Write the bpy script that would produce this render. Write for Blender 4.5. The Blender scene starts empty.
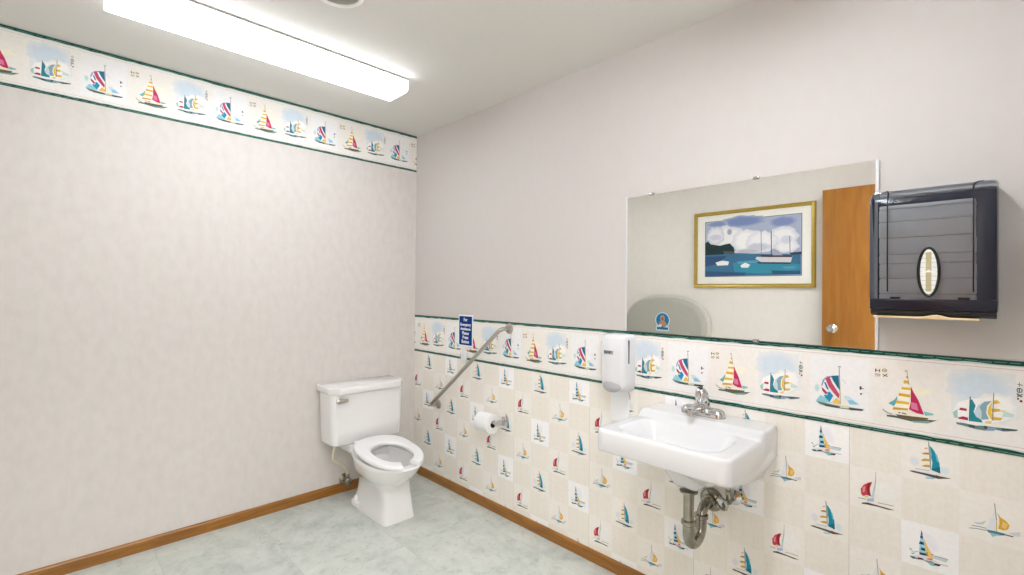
import bpy, bmesh, math, random
from mathutils import Vector, Matrix
COL = bpy.context.scene.collection
rnd = random.Random(7)
PI = math.pi

# ------------------------------------------------------------------ helpers
def lin(c):
    return tuple((x/12.92 if x <= .04045 else ((x+.055)/1.055)**2.4) for x in c)

def new_mat(name):
    m = bpy.data.materials.new(name); m.use_nodes = True
    nt = m.node_tree; b = nt.nodes['Principled BSDF']
    return m, nt, b

def mat(name, col, rough=.5, metal=0., var=.03, scale=20., coat=0., spec=.5, bump=0.):
    """plain procedural material: base colour with a faint noise variation (colours given in sRGB)"""
    m, nt, b = new_mat(name)
    n = nt.nodes.new('ShaderNodeTexNoise'); n.inputs['Scale'].default_value = scale; n.inputs['Detail'].default_value = 3
    tc = nt.nodes.new('ShaderNodeTexCoord'); nt.links.new(tc.outputs['Object'], n.inputs['Vector'])
    r = nt.nodes.new('ShaderNodeValToRGB')
    c = lin(col)
    r.color_ramp.elements[0].position = .3; r.color_ramp.elements[1].position = .7
    r.color_ramp.elements[0].color = tuple(x*(1-var) for x in c)+(1,)
    r.color_ramp.elements[1].color = tuple(min(1, x*(1+var)) for x in c)+(1,)
    nt.links.new(n.outputs['Fac'], r.inputs['Fac']); nt.links.new(r.outputs['Color'], b.inputs['Base Color'])
    b.inputs['Roughness'].default_value = rough; b.inputs['Metallic'].default_value = metal
    b.inputs['Coat Weight'].default_value = coat; b.inputs['Coat Roughness'].default_value = .05
    b.inputs['Specular IOR Level'].default_value = spec
    if bump:
        bp = nt.nodes.new('ShaderNodeBump'); bp.inputs['Strength'].default_value = bump; bp.inputs['Distance'].default_value = .002
        nt.links.new(n.outputs['Fac'], bp.inputs['Height']); nt.links.new(bp.outputs['Normal'], b.inputs['Normal'])
    return m

def wpos(o):
    v = Vector((0, 0, 0))
    while o is not None:
        v += o.location; o = o.parent
    return v

class MB:
    """collects shapes in world coordinates, then links them as ONE mesh object"""
    def __init__(s): s.bm = bmesh.new()
    def box(s, x0, x1, y0, y1, z0, z1, bev=0., seg=2):
        t = bmesh.new()
        bmesh.ops.create_cube(t, size=1)
        for v in t.verts:
            v.co = Vector(((x0+x1)/2+v.co.x*(x1-x0), (y0+y1)/2+v.co.y*(y1-y0), (z0+z1)/2+v.co.z*(z1-z0)))
        if bev: bmesh.ops.bevel(t, geom=t.edges[:], offset=bev, segments=seg, affect='EDGES', profile=.5)
        return s.add(t)
    def add(s, t, mx=None):
        me = bpy.data.meshes.new('tmp')
        if mx is not None: bmesh.ops.transform(t, matrix=mx, verts=t.verts[:])
        t.to_mesh(me); t.free(); s.bm.from_mesh(me); bpy.data.meshes.remove(me); return s
    def loft(s, rings, cap0=True, cap1=True, closed=True):
        R = [[s.bm.verts.new(p) for p in r] for r in rings]
        n = len(R[0])
        for a, b in zip(R, R[1:]):
            for i in range(n if closed else n-1):
                j = (i+1) % n
                try: s.bm.faces.new((a[i], a[j], b[j], b[i]))
                except ValueError: pass
        if cap0: s.bm.faces.new(list(reversed(R[0])))
        if cap1: s.bm.faces.new(R[-1])
        return s
    def tube(s, pts, r, seg=14, cap=True):
        pts = [Vector(p) for p in pts]
        rr = r if isinstance(r, (list, tuple)) else [r]*len(pts)
        d0 = (pts[1]-pts[0]).normalized()
        up = Vector((0, 0, 1)) if abs(d0.z) < .9 else Vector((1, 0, 0))
        nrm = (up-d0*up.dot(d0)).normalized(); rings = []
        for i, p in enumerate(pts):
            if i == 0: d = d0
            elif i == len(pts)-1: d = (pts[i]-pts[i-1]).normalized()
            else: d = ((pts[i]-pts[i-1]).normalized()+(pts[i+1]-pts[i]).normalized()).normalized()
            nrm = (nrm-d*nrm.dot(d)).normalized(); bn = d.cross(nrm)
            rings.append([p+(nrm*math.cos(2*PI*k/seg)+bn*math.sin(2*PI*k/seg))*rr[i] for k in range(seg)])
        return s.loft(rings, cap, cap)
    def lathe(s, prof, c, axis=(0, 0, 1), seg=32, cap0=True, cap1=True):
        """prof: (radius, distance along the axis)"""
        a = Vector(axis).normalized(); c = Vector(c)
        up = Vector((0, 0, 1)) if abs(a.z) < .9 else Vector((1, 0, 0))
        n = (up-a*up.dot(a)).normalized(); b = a.cross(n)
        return s.loft([[c+a*h+(n*math.cos(2*PI*k/seg)+b*math.sin(2*PI*k/seg))*max(r, 1e-4) for k in range(seg)] for r, h in prof], cap0, cap1)
    def prism(s, poly, axis, a0, a1, bev=0., seg=2):
        """poly in the two other axes, extruded along axis ('x','y','z')"""
        t = bmesh.new()
        def P(p, a): return {'x': (a, p[0], p[1]), 'y': (p[0], a, p[1]), 'z': (p[0], p[1], a)}[axis]
        A = [t.verts.new(P(p, a0)) for p in poly]; B = [t.verts.new(P(p, a1)) for p in poly]
        n = len(poly)
        t.faces.new(A); t.faces.new(list(reversed(B)))
        for i in range(n): t.faces.new((A[i], B[i], B[(i+1) % n], A[(i+1) % n]))
        bmesh.ops.recalc_face_normals(t, faces=t.faces[:])
        if bev: bmesh.ops.bevel(t, geom=t.edges[:], offset=bev, segments=seg, affect='EDGES', profile=.5)
        return s.add(t)
    def build(s, name, m, parent=None, sharp=38, origin=None, props=None):
        bmesh.ops.recalc_face_normals(s.bm, faces=s.bm.faces[:])
        off = wpos(parent) if parent is not None else Vector(origin or (0, 0, 0))
        bmesh.ops.translate(s.bm, vec=-off, verts=s.bm.verts[:])
        me = bpy.data.meshes.new(name); s.bm.to_mesh(me); s.bm.free()
        for p in me.polygons: p.use_smooth = True
        me.set_sharp_from_angle(angle=math.radians(sharp))
        for mm in (m if isinstance(m, (list, tuple)) else [m]): me.materials.append(mm)
        o = bpy.data.objects.new(name, me); COL.objects.link(o)
        if parent is not None: o.parent = parent
        else: o.location = off
        for k, v in (props or {}).items(): o[k] = v
        return o

def thing(name, label, cat, loc):
    o = bpy.data.objects.new(name, None); COL.objects.link(o); o.location = loc
    o.empty_display_size = .05
    o['label'] = label; o['category'] = cat
    return o
def tag(o, label, cat): o['label'] = label; o['category'] = cat; return o
def structure(o): o['kind'] = 'structure'; return o

def rrect(cx, cy, hx, hy, r, n=6):
    out = []
    for (sx, sy, a0) in ((1, 1, 0), (-1, 1, 90), (-1, -1, 180), (1, -1, 270)):
        for k in range(n+1):
            a = math.radians(a0+90*k/n)
            out.append((cx+sx*(hx-r)+r*math.cos(a), cy+sy*(hy-r)+r*math.sin(a)))
    return out
def sgnpow(c, e): return math.copysign(abs(c)**e, c)
def smooth(t): t = max(0., min(1., t)); return t*t*(3-2*t)
def sd_rbox(px, py, cx, cy, hx, hy, r):
    qx = abs(px-cx)-hx+r; qy = abs(py-cy)-hy+r
    return math.hypot(max(qx, 0), max(qy, 0))+min(max(qx, qy), 0)-r

class Print:
    """flat printed sheet: coloured polygons layered a hair apart on one sheet, one mesh with a colour attribute"""
    STEP = 5e-5
    def __init__(s, to3d, umin, umax): s.to3d = to3d; s.v = []; s.f = []; s.c = []; s.umin = umin; s.umax = umax
    def clip(s, poly):
        pts = list(zip(*poly)) if False else poly
        for lim, sg in ((s.umin, 1), (s.umax, -1)):
            out = []
            for i in range(len(pts)):
                a, b = pts[i], pts[(i+1) % len(pts)]
                ia, ib = (a[0]-lim)*sg >= 0, (b[0]-lim)*sg >= 0
                if ia: out.append(a)
                if ia != ib:
                    t = (lim-a[0])/(b[0]-a[0])
                    out.append((lim, a[1]+(b[1]-a[1])*t))
            pts = out
            if len(pts) < 3: return []
        return pts
    def poly(s, pts, col, layer):
        pts = s.clip(pts)
        if len(pts) < 3: return
        i0 = len(s.v)
        s.v += [s.to3d(u, v, layer*s.STEP) for u, v in pts]
        s.f.append(list(range(i0, i0+len(pts)))); s.c.append([lin(col)]*len(pts))
    def fan(s, c, rx, rz, col, edge, layer, n=20, seed=0):
        r = random.Random(seed)
        if c[0]-rx < s.umin or c[0]+rx > s.umax: return
        ring = [(c[0]+rx*(1+.12*r.uniform(-1, 1))*math.cos(2*PI*k/n), c[1]+rz*(1+.12*r.uniform(-1, 1))*math.sin(2*PI*k/n)) for k in range(n)]
        mid = [(c[0]+(p[0]-c[0])*.6, c[1]+(p[1]-c[1])*.6) for p in ring]
        C, E = lin(col), lin(edge)
        for k in range(n):
            j = (k+1) % n
            for pts, cols in (([c, mid[k], mid[j]], [C, C, C]), ([mid[k], ring[k], ring[j], mid[j]], [C, E, E, C])):
                i0 = len(s.v); s.v += [s.to3d(u, v, layer*s.STEP) for u, v in pts]
                s.f.append(list(range(i0, i0+len(pts)))); s.c.append(cols)
    def line(s, pts, w, col, layer):
        for a, b in zip(pts, pts[1:]):
            dx, dz = b[0]-a[0], b[1]-a[1]; L = math.hypot(dx, dz) or 1e-6
            nx, nz = -dz/L*w/2, dx/L*w/2
            s.poly([(a[0]+nx, a[1]+nz), (b[0]+nx, b[1]+nz), (b[0]-nx, b[1]-nz), (a[0]-nx, a[1]-nz)], col, layer)
    def art(s, key, u0, v0, paper, layer=6, sc=1.):
        for k, it in enumerate(ART[key]):
            L = layer+k
            if it[0] == 'b': s.fan((u0+it[2][0]*1e-4*sc, v0+it[2][1]*1e-4*sc), it[3]*1e-4*sc, it[4]*1e-4*sc, it[1], paper, L, seed=k)
            else:
                pts = [(u0+a*1e-4*sc, v0+b*1e-4*sc) for a, b in it[2]]
                if it[0] == 'p': s.poly(pts, it[1], L)
                else: s.line(pts, max(it[3]*1e-4*sc, .0009), it[1], L)
    def build(s, name, m, parent=None, props=None):
        off = wpos(parent) if parent is not None else Vector((0, 0, 0))
        me = bpy.data.meshes.new(name)
        me.from_pydata([tuple(Vector(p)-off) for p in s.v], [], s.f)
        ca = me.color_attributes.new('print', 'FLOAT_COLOR', 'CORNER')
        flat = [x for cs in s.c for c in cs for x in (*c, 1.)]
        ca.data.foreach_set('color', flat)
        me.materials.append(m)
        o = bpy.data.objects.new(name, me); COL.objects.link(o)
        if parent is not None: o.parent = parent
        for k, v in (props or {}).items(): o[k] = v
        return o

# traced watercolour art: offsets in tenths of a millimetre
ART={
 'A':[
  ('b',(0.975,0.955,0.88),(320,1440),260,150),
  ('p',(0.4,0.7,0.74),[(-470,950),(-320,1080),(-250,1210),(-260,1000),(-340,880)]),
  ('p',(0.52,0.76,0.78),[(370,850),(580,820),(600,780),(400,720)]),
  ('p',(0.985,0.965,0.9),[(-20,1860),(30,1600),(70,1580),(60,1060),(20,820),(-370,780),(-230,1110),(-110,1510)]),
  ('p',(0.9,0.72,0.22),[(-40,1850),(0,1850),(10,1800),(-50,1790)]),
  ('p',(0.9,0.72,0.22),[(-90,1720),(10,1710),(30,1620),(-100,1620)]),
  ('p',(0.91,0.74,0.25),[(-140,1500),(60,1510),(70,1440),(-150,1430)]),
  ('p',(0.91,0.7,0.18),[(-210,1310),(60,1300),(60,1210),(-220,1220)]),
  ('p',(0.91,0.76,0.28),[(-280,1070),(40,1070),(40,990),(-290,980)]),
  ('p',(0.86,0.66,0.25),[(-340,850),(10,870),(0,810),(-370,770)]),
  ('p',(0.78,0.18,0.36),[(70,1560),(140,1380),(250,1160),(380,750),(220,760),(30,850),(70,1060)]),
  ('p',(0.88,0.48,0.66),[(80,1080),(210,1060),(250,850),(80,880)]),
  ('l',(0.3,0.25,0.28),[(-20,1990),(10,1720),(30,1590)],10),
  ('l',(0.35,0.3,0.32),[(-70,2010),(-10,2010)],20),
  ('l',(0.55,0.45,0.45),[(110,820),(120,690)],10),
  ('p',(0.95,0.93,0.88),[(-370,760),(40,810),(250,740),(480,670),(140,610),(-320,640)]),
  ('p',(0.45,0.36,0.2),[(-300,640),(120,650),(480,670),(460,620),(140,560),(-180,550)]),
  ('p',(0.35,0.41,0.38),[(-510,580),(-320,600),(90,570),(680,640),(510,540),(90,490),(-260,530),(-500,530)]),
  ('p',(0.52,0.68,0.68),[(90,510),(510,580),(480,510),(140,470)]),
  ('l',(0.6,0.63,0.6),[(-610,740),(-510,660),(-370,620)],30),
  ('l',(0.25,0.22,0.22),[(-220,710),(-170,700)],30),
  ('l',(0.3,0.28,0.25),[(-140,710),(-30,690)],30)],
 'A2':[
  ('l',(0.5,0.22,0.24),[(-790,1990),(-790,1890)],30),
  ('l',(0.5,0.22,0.24),[(-790,1940),(-690,1940)],20),
  ('l',(0.5,0.22,0.24),[(-690,1990),(-690,1880)],20),
  ('l',(0.66,0.58,0.3),[(-620,1980),(-560,2010),(-500,1970),(-560,1910),(-620,1930),(-620,1980)],20),
  ('l',(0.66,0.58,0.3),[(-590,1960),(-520,1960)],20),
  ('l',(0.62,0.58,0.55),[(-810,1830),(-670,1820)],20),
  ('l',(0.62,0.58,0.55),[(-810,1790),(-670,1790)],20),
  ('l',(0.62,0.58,0.55),[(-810,1750),(-680,1760)],10),
  ('l',(0.42,0.3,0.22),[(-620,1840),(-490,1770)],20),
  ('l',(0.42,0.3,0.22),[(-500,1860),(-600,1760)],20)],
 'B':[
  ('b',(0.84,0.893,0.935),(1580,1720),710,550),
  ('b',(0.975,0.975,0.965),(1920,1230),440,440),
  ('p',(0.975,0.975,0.97),[(1030,1000),(1130,1260),(1410,1410),(1680,1470),(1970,1560),(2150,1510),(2180,1210),(2180,1010),(1920,820),(1110,690)]),
  ('p',(0.64,0.82,0.79),[(1010,940),(1110,1050),(1120,800),(1050,800)]),
  ('p',(0.8,0.9,0.87),[(2040,1180),(2250,1110),(2220,1020),(2020,1010)]),
  ('p',(0.7,0.16,0.32),[(1140,1040),(1180,1110),(1310,1100),(1300,1030)]),
  ('p',(0.7,0.16,0.32),[(1120,810),(1230,870),(1340,850),(1330,770),(1130,780)]),
  ('p',(0.8,0.86,0.89),[(1460,1020),(1530,1230),(1630,1340),(1610,1070),(1610,850),(1490,880)]),
  ('p',(0.54,0.67,0.73),[(1570,1200),(1660,1360),(1810,1410),(1720,1260),(1700,1050),(1760,890),(1610,850),(1610,1070)]),
  ('p',(0.11,0.54,0.6),[(1370,1390),(1420,1380),(1490,1220),(1450,1040),(1500,910),(1610,840),(1630,770),(1360,760)]),
  ('l',(0.25,0.35,0.4),[(1380,1460),(1370,1160),(1360,760)],20),
  ('p',(0.93,0.8,0.3),[(1820,1390),(1750,1230),(1730,1060),(1780,930),(1830,870),(1850,1010),(1800,1090),(1810,1240)]),
  ('p',(0.92,0.76,0.32),[(1840,1430),(1920,1450),(1980,1380),(1840,1320)]),
  ('p',(0.9,0.72,0.26),[(1810,1200),(1970,1210),(1970,1150),(1810,1090)]),
  ('p',(0.9,0.72,0.26),[(1810,970),(2030,980),(1980,900),(1810,880)]),
  ('p',(0.95,0.9,0.72),[(1980,1210),(2090,1190),(2060,1140),(1970,1140)]),
  ('p',(0.94,0.82,0.5),[(1680,810),(1810,860),(1800,770),(1680,750)]),
  ('l',(0.6,0.58,0.5),[(1850,1640),(1840,1320),(1830,870)],20),
  ('p',(0.96,0.96,0.95),[(1090,720),(1610,760),(1850,770),(2090,790),(2320,730),(1850,680),(1360,660)]),
  ('p',(0.4,0.52,0.52),[(1080,670),(1260,680),(1490,660),(1680,690),(1850,690),(2320,720),(2300,680),(2040,610),(1900,630),(1680,560),(1490,560),(1340,590),(1100,620)]),
  ('p',(0.2,0.33,0.36),[(1340,660),(1490,660),(1470,580),(1360,580)]),
  ('p',(0.55,0.65,0.76),[(1680,650),(1910,690),(1860,590),(1730,570)]),
  ('p',(0.22,0.32,0.36),[(1990,700),(2270,700),(2280,670),(2020,640)]),
  ('p',(0.18,0.3,0.34),[(1660,690),(1730,690),(1720,610),(1660,620)]),
  ('l',(0.35,0.45,0.45),[(2300,1950),(2400,1930)],20),
  ('l',(0.35,0.45,0.45),[(2340,2010),(2340,1880)],10),
  ('l',(0.35,0.45,0.45),[(2300,1830),(2340,1850),(2390,1820),(2380,1740),(2330,1730),(2300,1750),(2300,1830)],20),
  ('l',(0.35,0.45,0.45),[(2340,1840),(2340,1730)],20),
  ('l',(0.3,0.4,0.45),[(2290,1690),(2390,1610)],30),
  ('l',(0.3,0.4,0.45),[(2400,1690),(2300,1610)],20),
  ('l',(0.66,0.15,0.3),[(2300,1560),(2330,1550)],50),
  ('l',(0.45,0.12,0.25),[(2350,1510),(2390,1490)],60)],
 'C':[
  ('b',(0.76,0.89,0.86),(-2400,1140),80,150),
  ('p',(0.58,0.82,0.87),[(-2430,700),(-2300,910),(-2030,800),(-1960,700),(-2300,650)]),
  ('p',(0.78,0.89,0.94),[(-1660,1000),(-1480,980),(-1190,760),(-1470,720)]),
  ('p',(0.55,0.78,0.9),[(-1530,850),(-1420,890),(-1240,770),(-1470,740)]),
  ('p',(0.96,0.96,0.975),[(-2270,1240),(-2230,1460),(-2120,1570),(-1770,1650),(-1740,1110),(-1760,880),(-2000,710),(-2150,830),(-2260,1030)]),
  ('p',(0.6,0.6,0.78),[(-2280,1220),(-2240,1420),(-2150,1540),(-2200,1370),(-2240,1240)]),
  ('p',(0.62,0.6,0.76),[(-2140,1560),(-1970,1600),(-1960,1550),(-2110,1520)]),
  ('p',(0.09,0.42,0.54),[(-1990,1600),(-1780,1640),(-1750,1150),(-1850,1300),(-1940,1460)]),
  ('p',(0.78,0.3,0.42),[(-2170,1510),(-2040,1560),(-1970,1370),(-1760,1020),(-1770,870),(-1900,1010),(-2060,1230)]),
  ('p',(0.2,0.46,0.66),[(-2200,1370),(-2140,1350),(-2050,1110),(-2120,1150)]),
  ('p',(0.66,0.18,0.34),[(-2270,1180),(-2210,1140),(-2100,1020),(-2130,940),(-2240,1060)]),
  ('p',(0.12,0.56,0.73),[(-2100,1030),(-2030,1070),(-1930,940),(-2030,720),(-2150,830),(-2210,940),(-2100,930)]),
  ('p',(0.94,0.78,0.35),[(-1960,720),(-1850,880),(-1720,780),(-1730,690),(-1910,680)]),
  ('p',(0.97,0.95,0.9),[(-1740,1560),(-1700,1250),(-1570,790),(-1500,700),(-1720,680),(-1750,1110)]),
  ('l',(0.55,0.52,0.58),[(-1770,1920),(-1750,1450),(-1730,700)],20),
  ('l',(0.4,0.36,0.42),[(-1800,1940),(-1710,1930)],20),
  ('l',(0.72,0.74,0.78),[(-1690,1530),(-1570,1390)],10),
  ('p',(0.46,0.52,0.48),[(-2440,690),(-1850,640),(-1070,640),(-1140,580),(-1470,560),(-1850,550),(-2300,590)]),
  ('p',(0.26,0.3,0.28),[(-2270,620),(-1760,600),(-1820,550),(-2150,560)]),
  ('p',(0.25,0.27,0.27),[(-1520,600),(-1120,640),(-1150,580),(-1450,550)]),
  ('p',(0.88,0.87,0.8),[(-1760,660),(-1470,670),(-1500,590),(-1730,580)]),
  ('l',(0.25,0.23,0.25),[(-1180,1370),(-1180,1260)],50),
  ('l',(0.55,0.52,0.52),[(-1150,1310),(-1100,1300)],30),
  ('l',(0.25,0.23,0.25),[(-1190,1130),(-1150,1120)],60),
  ('l',(0.6,0.58,0.58),[(-1150,1140),(-1110,1150)],10)],
 'D':[
  ('b',(0.955,0.96,0.985),(60,590),260,370),
  ('p',(0.8,0.87,0.89),[(160,280),(500,300),(440,200),(190,210)]),
  ('p',(0.64,0.84,0.93),[(-100,950),(-60,720),(-10,480),(20,220),(-160,200),(-140,540)]),
  ('p',(0.2,0.36,0.42),[(-100,960),(-70,800),(-120,800)]),
  ('p',(0.1,0.33,0.44),[(-130,780),(-70,790),(-70,700),(-130,700)]),
  ('p',(0.06,0.28,0.4),[(-140,600),(-50,600),(-40,520),(-160,520)]),
  ('p',(0.06,0.3,0.42),[(-110,430),(-20,430),(-10,350),(-110,350)]),
  ('p',(0.06,0.28,0.4),[(-150,270),(0,290),(20,220),(-130,200)]),
  ('p',(0.94,0.79,0.42),[(-60,750),(40,510),(180,220),(110,170),(20,220),(-10,450)]),
  ('p',(0.66,0.62,0.25),[(0,340),(40,330),(60,200),(20,220)]),
  ('p',(0.92,0.93,0.93),[(-390,80),(-200,170),(40,220),(320,130),(60,50),(-310,40)]),
  ('p',(0.22,0.44,0.44),[(-380,70),(-270,90),(-140,50),(-310,20)]),
  ('p',(0.38,0.18,0.3),[(-200,100),(-80,120),(-30,80),(-170,50)]),
  ('p',(0.9,0.5,0.46),[(40,170),(150,200),(140,140),(20,120)]),
  ('p',(0.62,0.64,0.66),[(-70,70),(130,120),(210,70),(60,30)]),
  ('p',(0.22,0.22,0.24),[(200,80),(340,100),(300,30),(160,20)]),
  ('p',(0.45,0.78,0.78),[(50,20),(170,60),(220,10),(130,-20)]),
  ('l',(0.7,0.74,0.76),[(320,100),(490,110)],20),
  ('l',(0.55,0.66,0.68),[(-380,300),(-320,300)],20),
  ('l',(0.65,0.75,0.76),[(-360,270),(-270,220),(-180,290)],20),
  ('l',(0.5,0.5,0.56),[(130,320),(170,310)],30),
  ('l',(0.6,0.65,0.7),[(190,300),(480,310)],20),
  ('l',(0.45,0.6,0.62),[(-330,170),(-270,180)],30)],
 'E':[
  ('b',(0.905,0.92,0.94),(-270,370),130,160),
  ('b',(0.88,0.935,0.945),(420,270),120,150),
  ('p',(0.93,0.72,0.62),[(-50,820),(10,860),(40,820),(-30,790)]),
  ('p',(0.74,0.54,0.22),[(-100,650),(-20,700),(70,710),(70,650),(-70,630)]),
  ('p',(0.82,0.66,0.28),[(-120,440),(-50,510),(70,520),(80,460),(-100,420)]),
  ('p',(0.82,0.66,0.26),[(-110,280),(0,340),(90,350),(100,280),(-40,260)]),
  ('p',(0.07,0.57,0.68),[(90,920),(150,840),(250,660),(300,440),(320,160),(120,210),(140,430),(110,630)]),
  ('p',(0.04,0.43,0.53),[(130,260),(310,350),(310,160),(120,210)]),
  ('p',(0.4,0.76,0.84),[(180,800),(250,650),(290,470),(240,500)]),
  ('p',(0.58,0.67,0.67),[(40,1040),(60,1040),(130,660),(110,470),(110,210),(90,220)]),
  ('p',(0.93,0.93,0.93),[(-260,150),(90,220),(330,140),(230,70),(-120,70)]),
  ('p',(0.34,0.35,0.35),[(-400,50),(-320,80),(-120,80),(100,80),(560,80),(270,-10),(-40,20),(-320,30)]),
  ('p',(0.66,0.84,0.88),[(-30,-40),(200,0),(160,-50),(20,-80)]),
  ('l',(0.5,0.52,0.55),[(-250,160),(80,180)],10),
  ('p',(0.45,0.28,0.18),[(220,90),(300,80),(260,0),(220,20)])],
 'F':[
  ('b',(0.965,0.965,0.955),(310,510),280,350),
  ('p',(0.76,0.26,0.32),[(-10,710),(-100,670),(-230,560),(-310,410),(-300,240),(-250,190),(-150,250),(-30,240),(-70,340),(-70,510)]),
  ('p',(0.62,0.1,0.16),[(-50,690),(-130,630),(-160,480),(-120,270),(-40,240),(-70,370),(-70,520)]),
  ('p',(0.9,0.55,0.58),[(-260,470),(-190,530),(-200,340),(-260,300)]),
  ('p',(0.82,0.86,0.88),[(50,680),(80,1040),(90,720),(30,180),(-30,230)]),
  ('l',(0.55,0.58,0.58),[(80,1050),(70,720),(30,430)],10),
  ('p',(0.72,0.78,0.89),[(-150,140),(30,210),(40,100),(-140,50)]),
  ('p',(0.93,0.85,0.55),[(-220,200),(-130,240),(-100,190),(-180,170)]),
  ('p',(0.33,0.3,0.28),[(-280,-30),(-140,20),(200,10),(560,0),(400,-40),(160,-30),(-140,-50),(-280,-70)]),
  ('l',(0.62,0.62,0.6),[(130,100),(530,120)],20),
  ('l',(0.62,0.6,0.58),[(-380,100),(-170,110)],20)],
 'G':[
  ('p',(0.8,0.84,0.85),[(-320,100),(-180,140),(-50,240),(-110,110),(-210,70)]),
  ('p',(0.915,0.93,0.95),[(0,210),(100,560),(140,60),(-50,0)]),
  ('p',(0.86,0.86,0.89),[(380,60),(600,150),(600,30),(480,0)]),
  ('p',(0.6,0.63,0.66),[(100,770),(120,770),(160,320),(140,290)]),
  ('l',(0.85,0.74,0.38),[(150,290),(150,20)],20),
  ('p',(0.9,0.69,0.22),[(160,530),(230,420),(330,360),(400,260),(370,140),(280,80),(180,100),(210,260),(200,400)]),
  ('p',(0.94,0.81,0.48),[(270,330),(370,270),(320,140),(250,160)]),
  ('l',(0.52,0.58,0.6),[(-350,0),(-190,20),(-50,20)],20),
  ('l',(0.52,0.58,0.6),[(-400,-90),(-230,-50),(-50,-40)],20),
  ('p',(0.3,0.53,0.58),[(-60,-10),(150,10),(330,0),(290,-50),(180,-90),(0,-80)]),
  ('p',(0.14,0.36,0.42),[(230,0),(340,-10),(290,-50)]),
  ('p',(0.6,0.8,0.83),[(10,-70),(220,-60),(70,-170)]),
  ('l',(0.4,0.34,0.32),[(320,-20),(470,-20)],30)],
 'P':[
  ('p',(0.66,0.7,0.8),[(-3940,2560),(3890,2510),(3940,-2530),(-3840,-2580)]),
  ('b',(0.47,0.54,0.74),(-610,2240),1980,500,(0.66,0.7,0.8)),
  ('b',(0.5,0.55,0.74),(2520,1930),1110,440,(0.66,0.7,0.8)),
  ('b',(0.5,0.56,0.74),(-2730,2190),920,240,(0.66,0.7,0.8)),
  ('b',(0.93,0.93,0.95),(-1890,1020),1530,930,(0.8,0.81,0.87)),
  ('b',(0.95,0.95,0.96),(-280,570),1220,980,(0.84,0.85,0.9)),
  ('b',(0.93,0.93,0.95),(2530,680),1170,850,(0.8,0.81,0.87)),
  ('b',(0.94,0.94,0.96),(940,400),1310,880,(0.86,0.87,0.91)),
  ('b',(0.9,0.9,0.93),(-2890,1180),800,780,(0.78,0.79,0.86)),
  ('b',(0.92,0.92,0.94),(2810,-110),960,540,(0.82,0.83,0.88)),
  ('b',(0.62,0.64,0.72),(-1680,1420),230,300,(0.84,0.84,0.89)),
  ('b',(0.78,0.79,0.86),(640,-60),1040,390,(0.88,0.88,0.92)),
  ('b',(0.8,0.8,0.87),(-2890,1000),670,300,(0.88,0.88,0.92)),
  ('b',(0.74,0.74,0.8),(-120,-370),1140,230,(0.84,0.84,0.88)),
  ('b',(0.82,0.83,0.89),(2810,430),550,400,(0.91,0.91,0.94)),
  ('p',(0.24,0.44,0.58),[(-3800,-460),(-1070,-460),(1090,-650),(3840,-780),(3850,-2400),(-3770,-2440)]),
  ('p',(0.22,0.55,0.66),[(-1380,-1310),(800,-1190),(3780,-1580),(3820,-1990),(1250,-2290),(-1220,-2110)]),
  ('p',(0.2,0.32,0.48),[(-3800,-670),(-1880,-670),(-2710,-1360),(-3790,-1570)]),
  ('p',(0.2,0.34,0.5),[(-3790,-1970),(-270,-2170),(-420,-2410),(-3770,-2440)]),
  ('p',(0.36,0.62,0.74),[(-1060,-1200),(490,-1150),(800,-1320),(-900,-1430)]),
  ('p',(0.35,0.6,0.72),[(2540,-1730),(3510,-1730),(3370,-1910),(2680,-1920)]),
  ('p',(0.16,0.34,0.46),[(1690,-2020),(3780,-2140),(3780,-2370),(1830,-2340)]),
  ('p',(0.12,0.21,0.23),[(-3840,550),(-3580,710),(-3320,430),(-2890,340),(-2470,260),(-2050,350),(-1640,410),(-1310,20),(-1230,-450),(-2040,-510),(-3800,-530)]),
  ('p',(0.35,0.35,0.36),[(-2210,-230),(-1310,-310),(-1230,-520),(-2130,-510)]),
  ('p',(0.93,0.93,0.94),[(-2880,-1220),(-2290,-1070),(-1710,-1180),(-1790,-1480),(-2710,-1500)]),
  ('p',(0.93,0.93,0.94),[(-740,-1550),(-350,-1310),(40,-1520),(-120,-1750),(-660,-1730)]),
  ('l',(0.55,0.55,0.62),[(890,1340),(940,-800)],56),
  ('l',(0.34,0.3,0.36),[(1670,1270),(1710,-830)],70),
  ('l',(0.5,0.48,0.55),[(3040,720),(3090,-900)],56),
  ('p',(0.66,0.67,0.77),[(1750,-850),(1940,-260),(2250,-440),(2610,-890)]),
  ('p',(0.82,0.83,0.85),[(460,-1020),(570,-860),(1680,-940),(3260,-900),(3120,-1440),(950,-1330)]),
  ('p',(0.28,0.22,0.27),[(870,-680),(1680,-780),(3230,-860),(3230,-1000),(940,-890)]),
  ('p',(0.14,0.22,0.32),[(570,-1300),(3170,-1420),(3070,-1540),(720,-1430)]),
  ('p',(0.22,0.25,0.36),[(3070,-630),(3910,-590),(3910,-800),(3160,-820)])],
}
LENS, FILL_LENS, HALL_FILL, EXPO = 7.2, 16., 60., .40
LCOL = (.925, .96, 1.)

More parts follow.
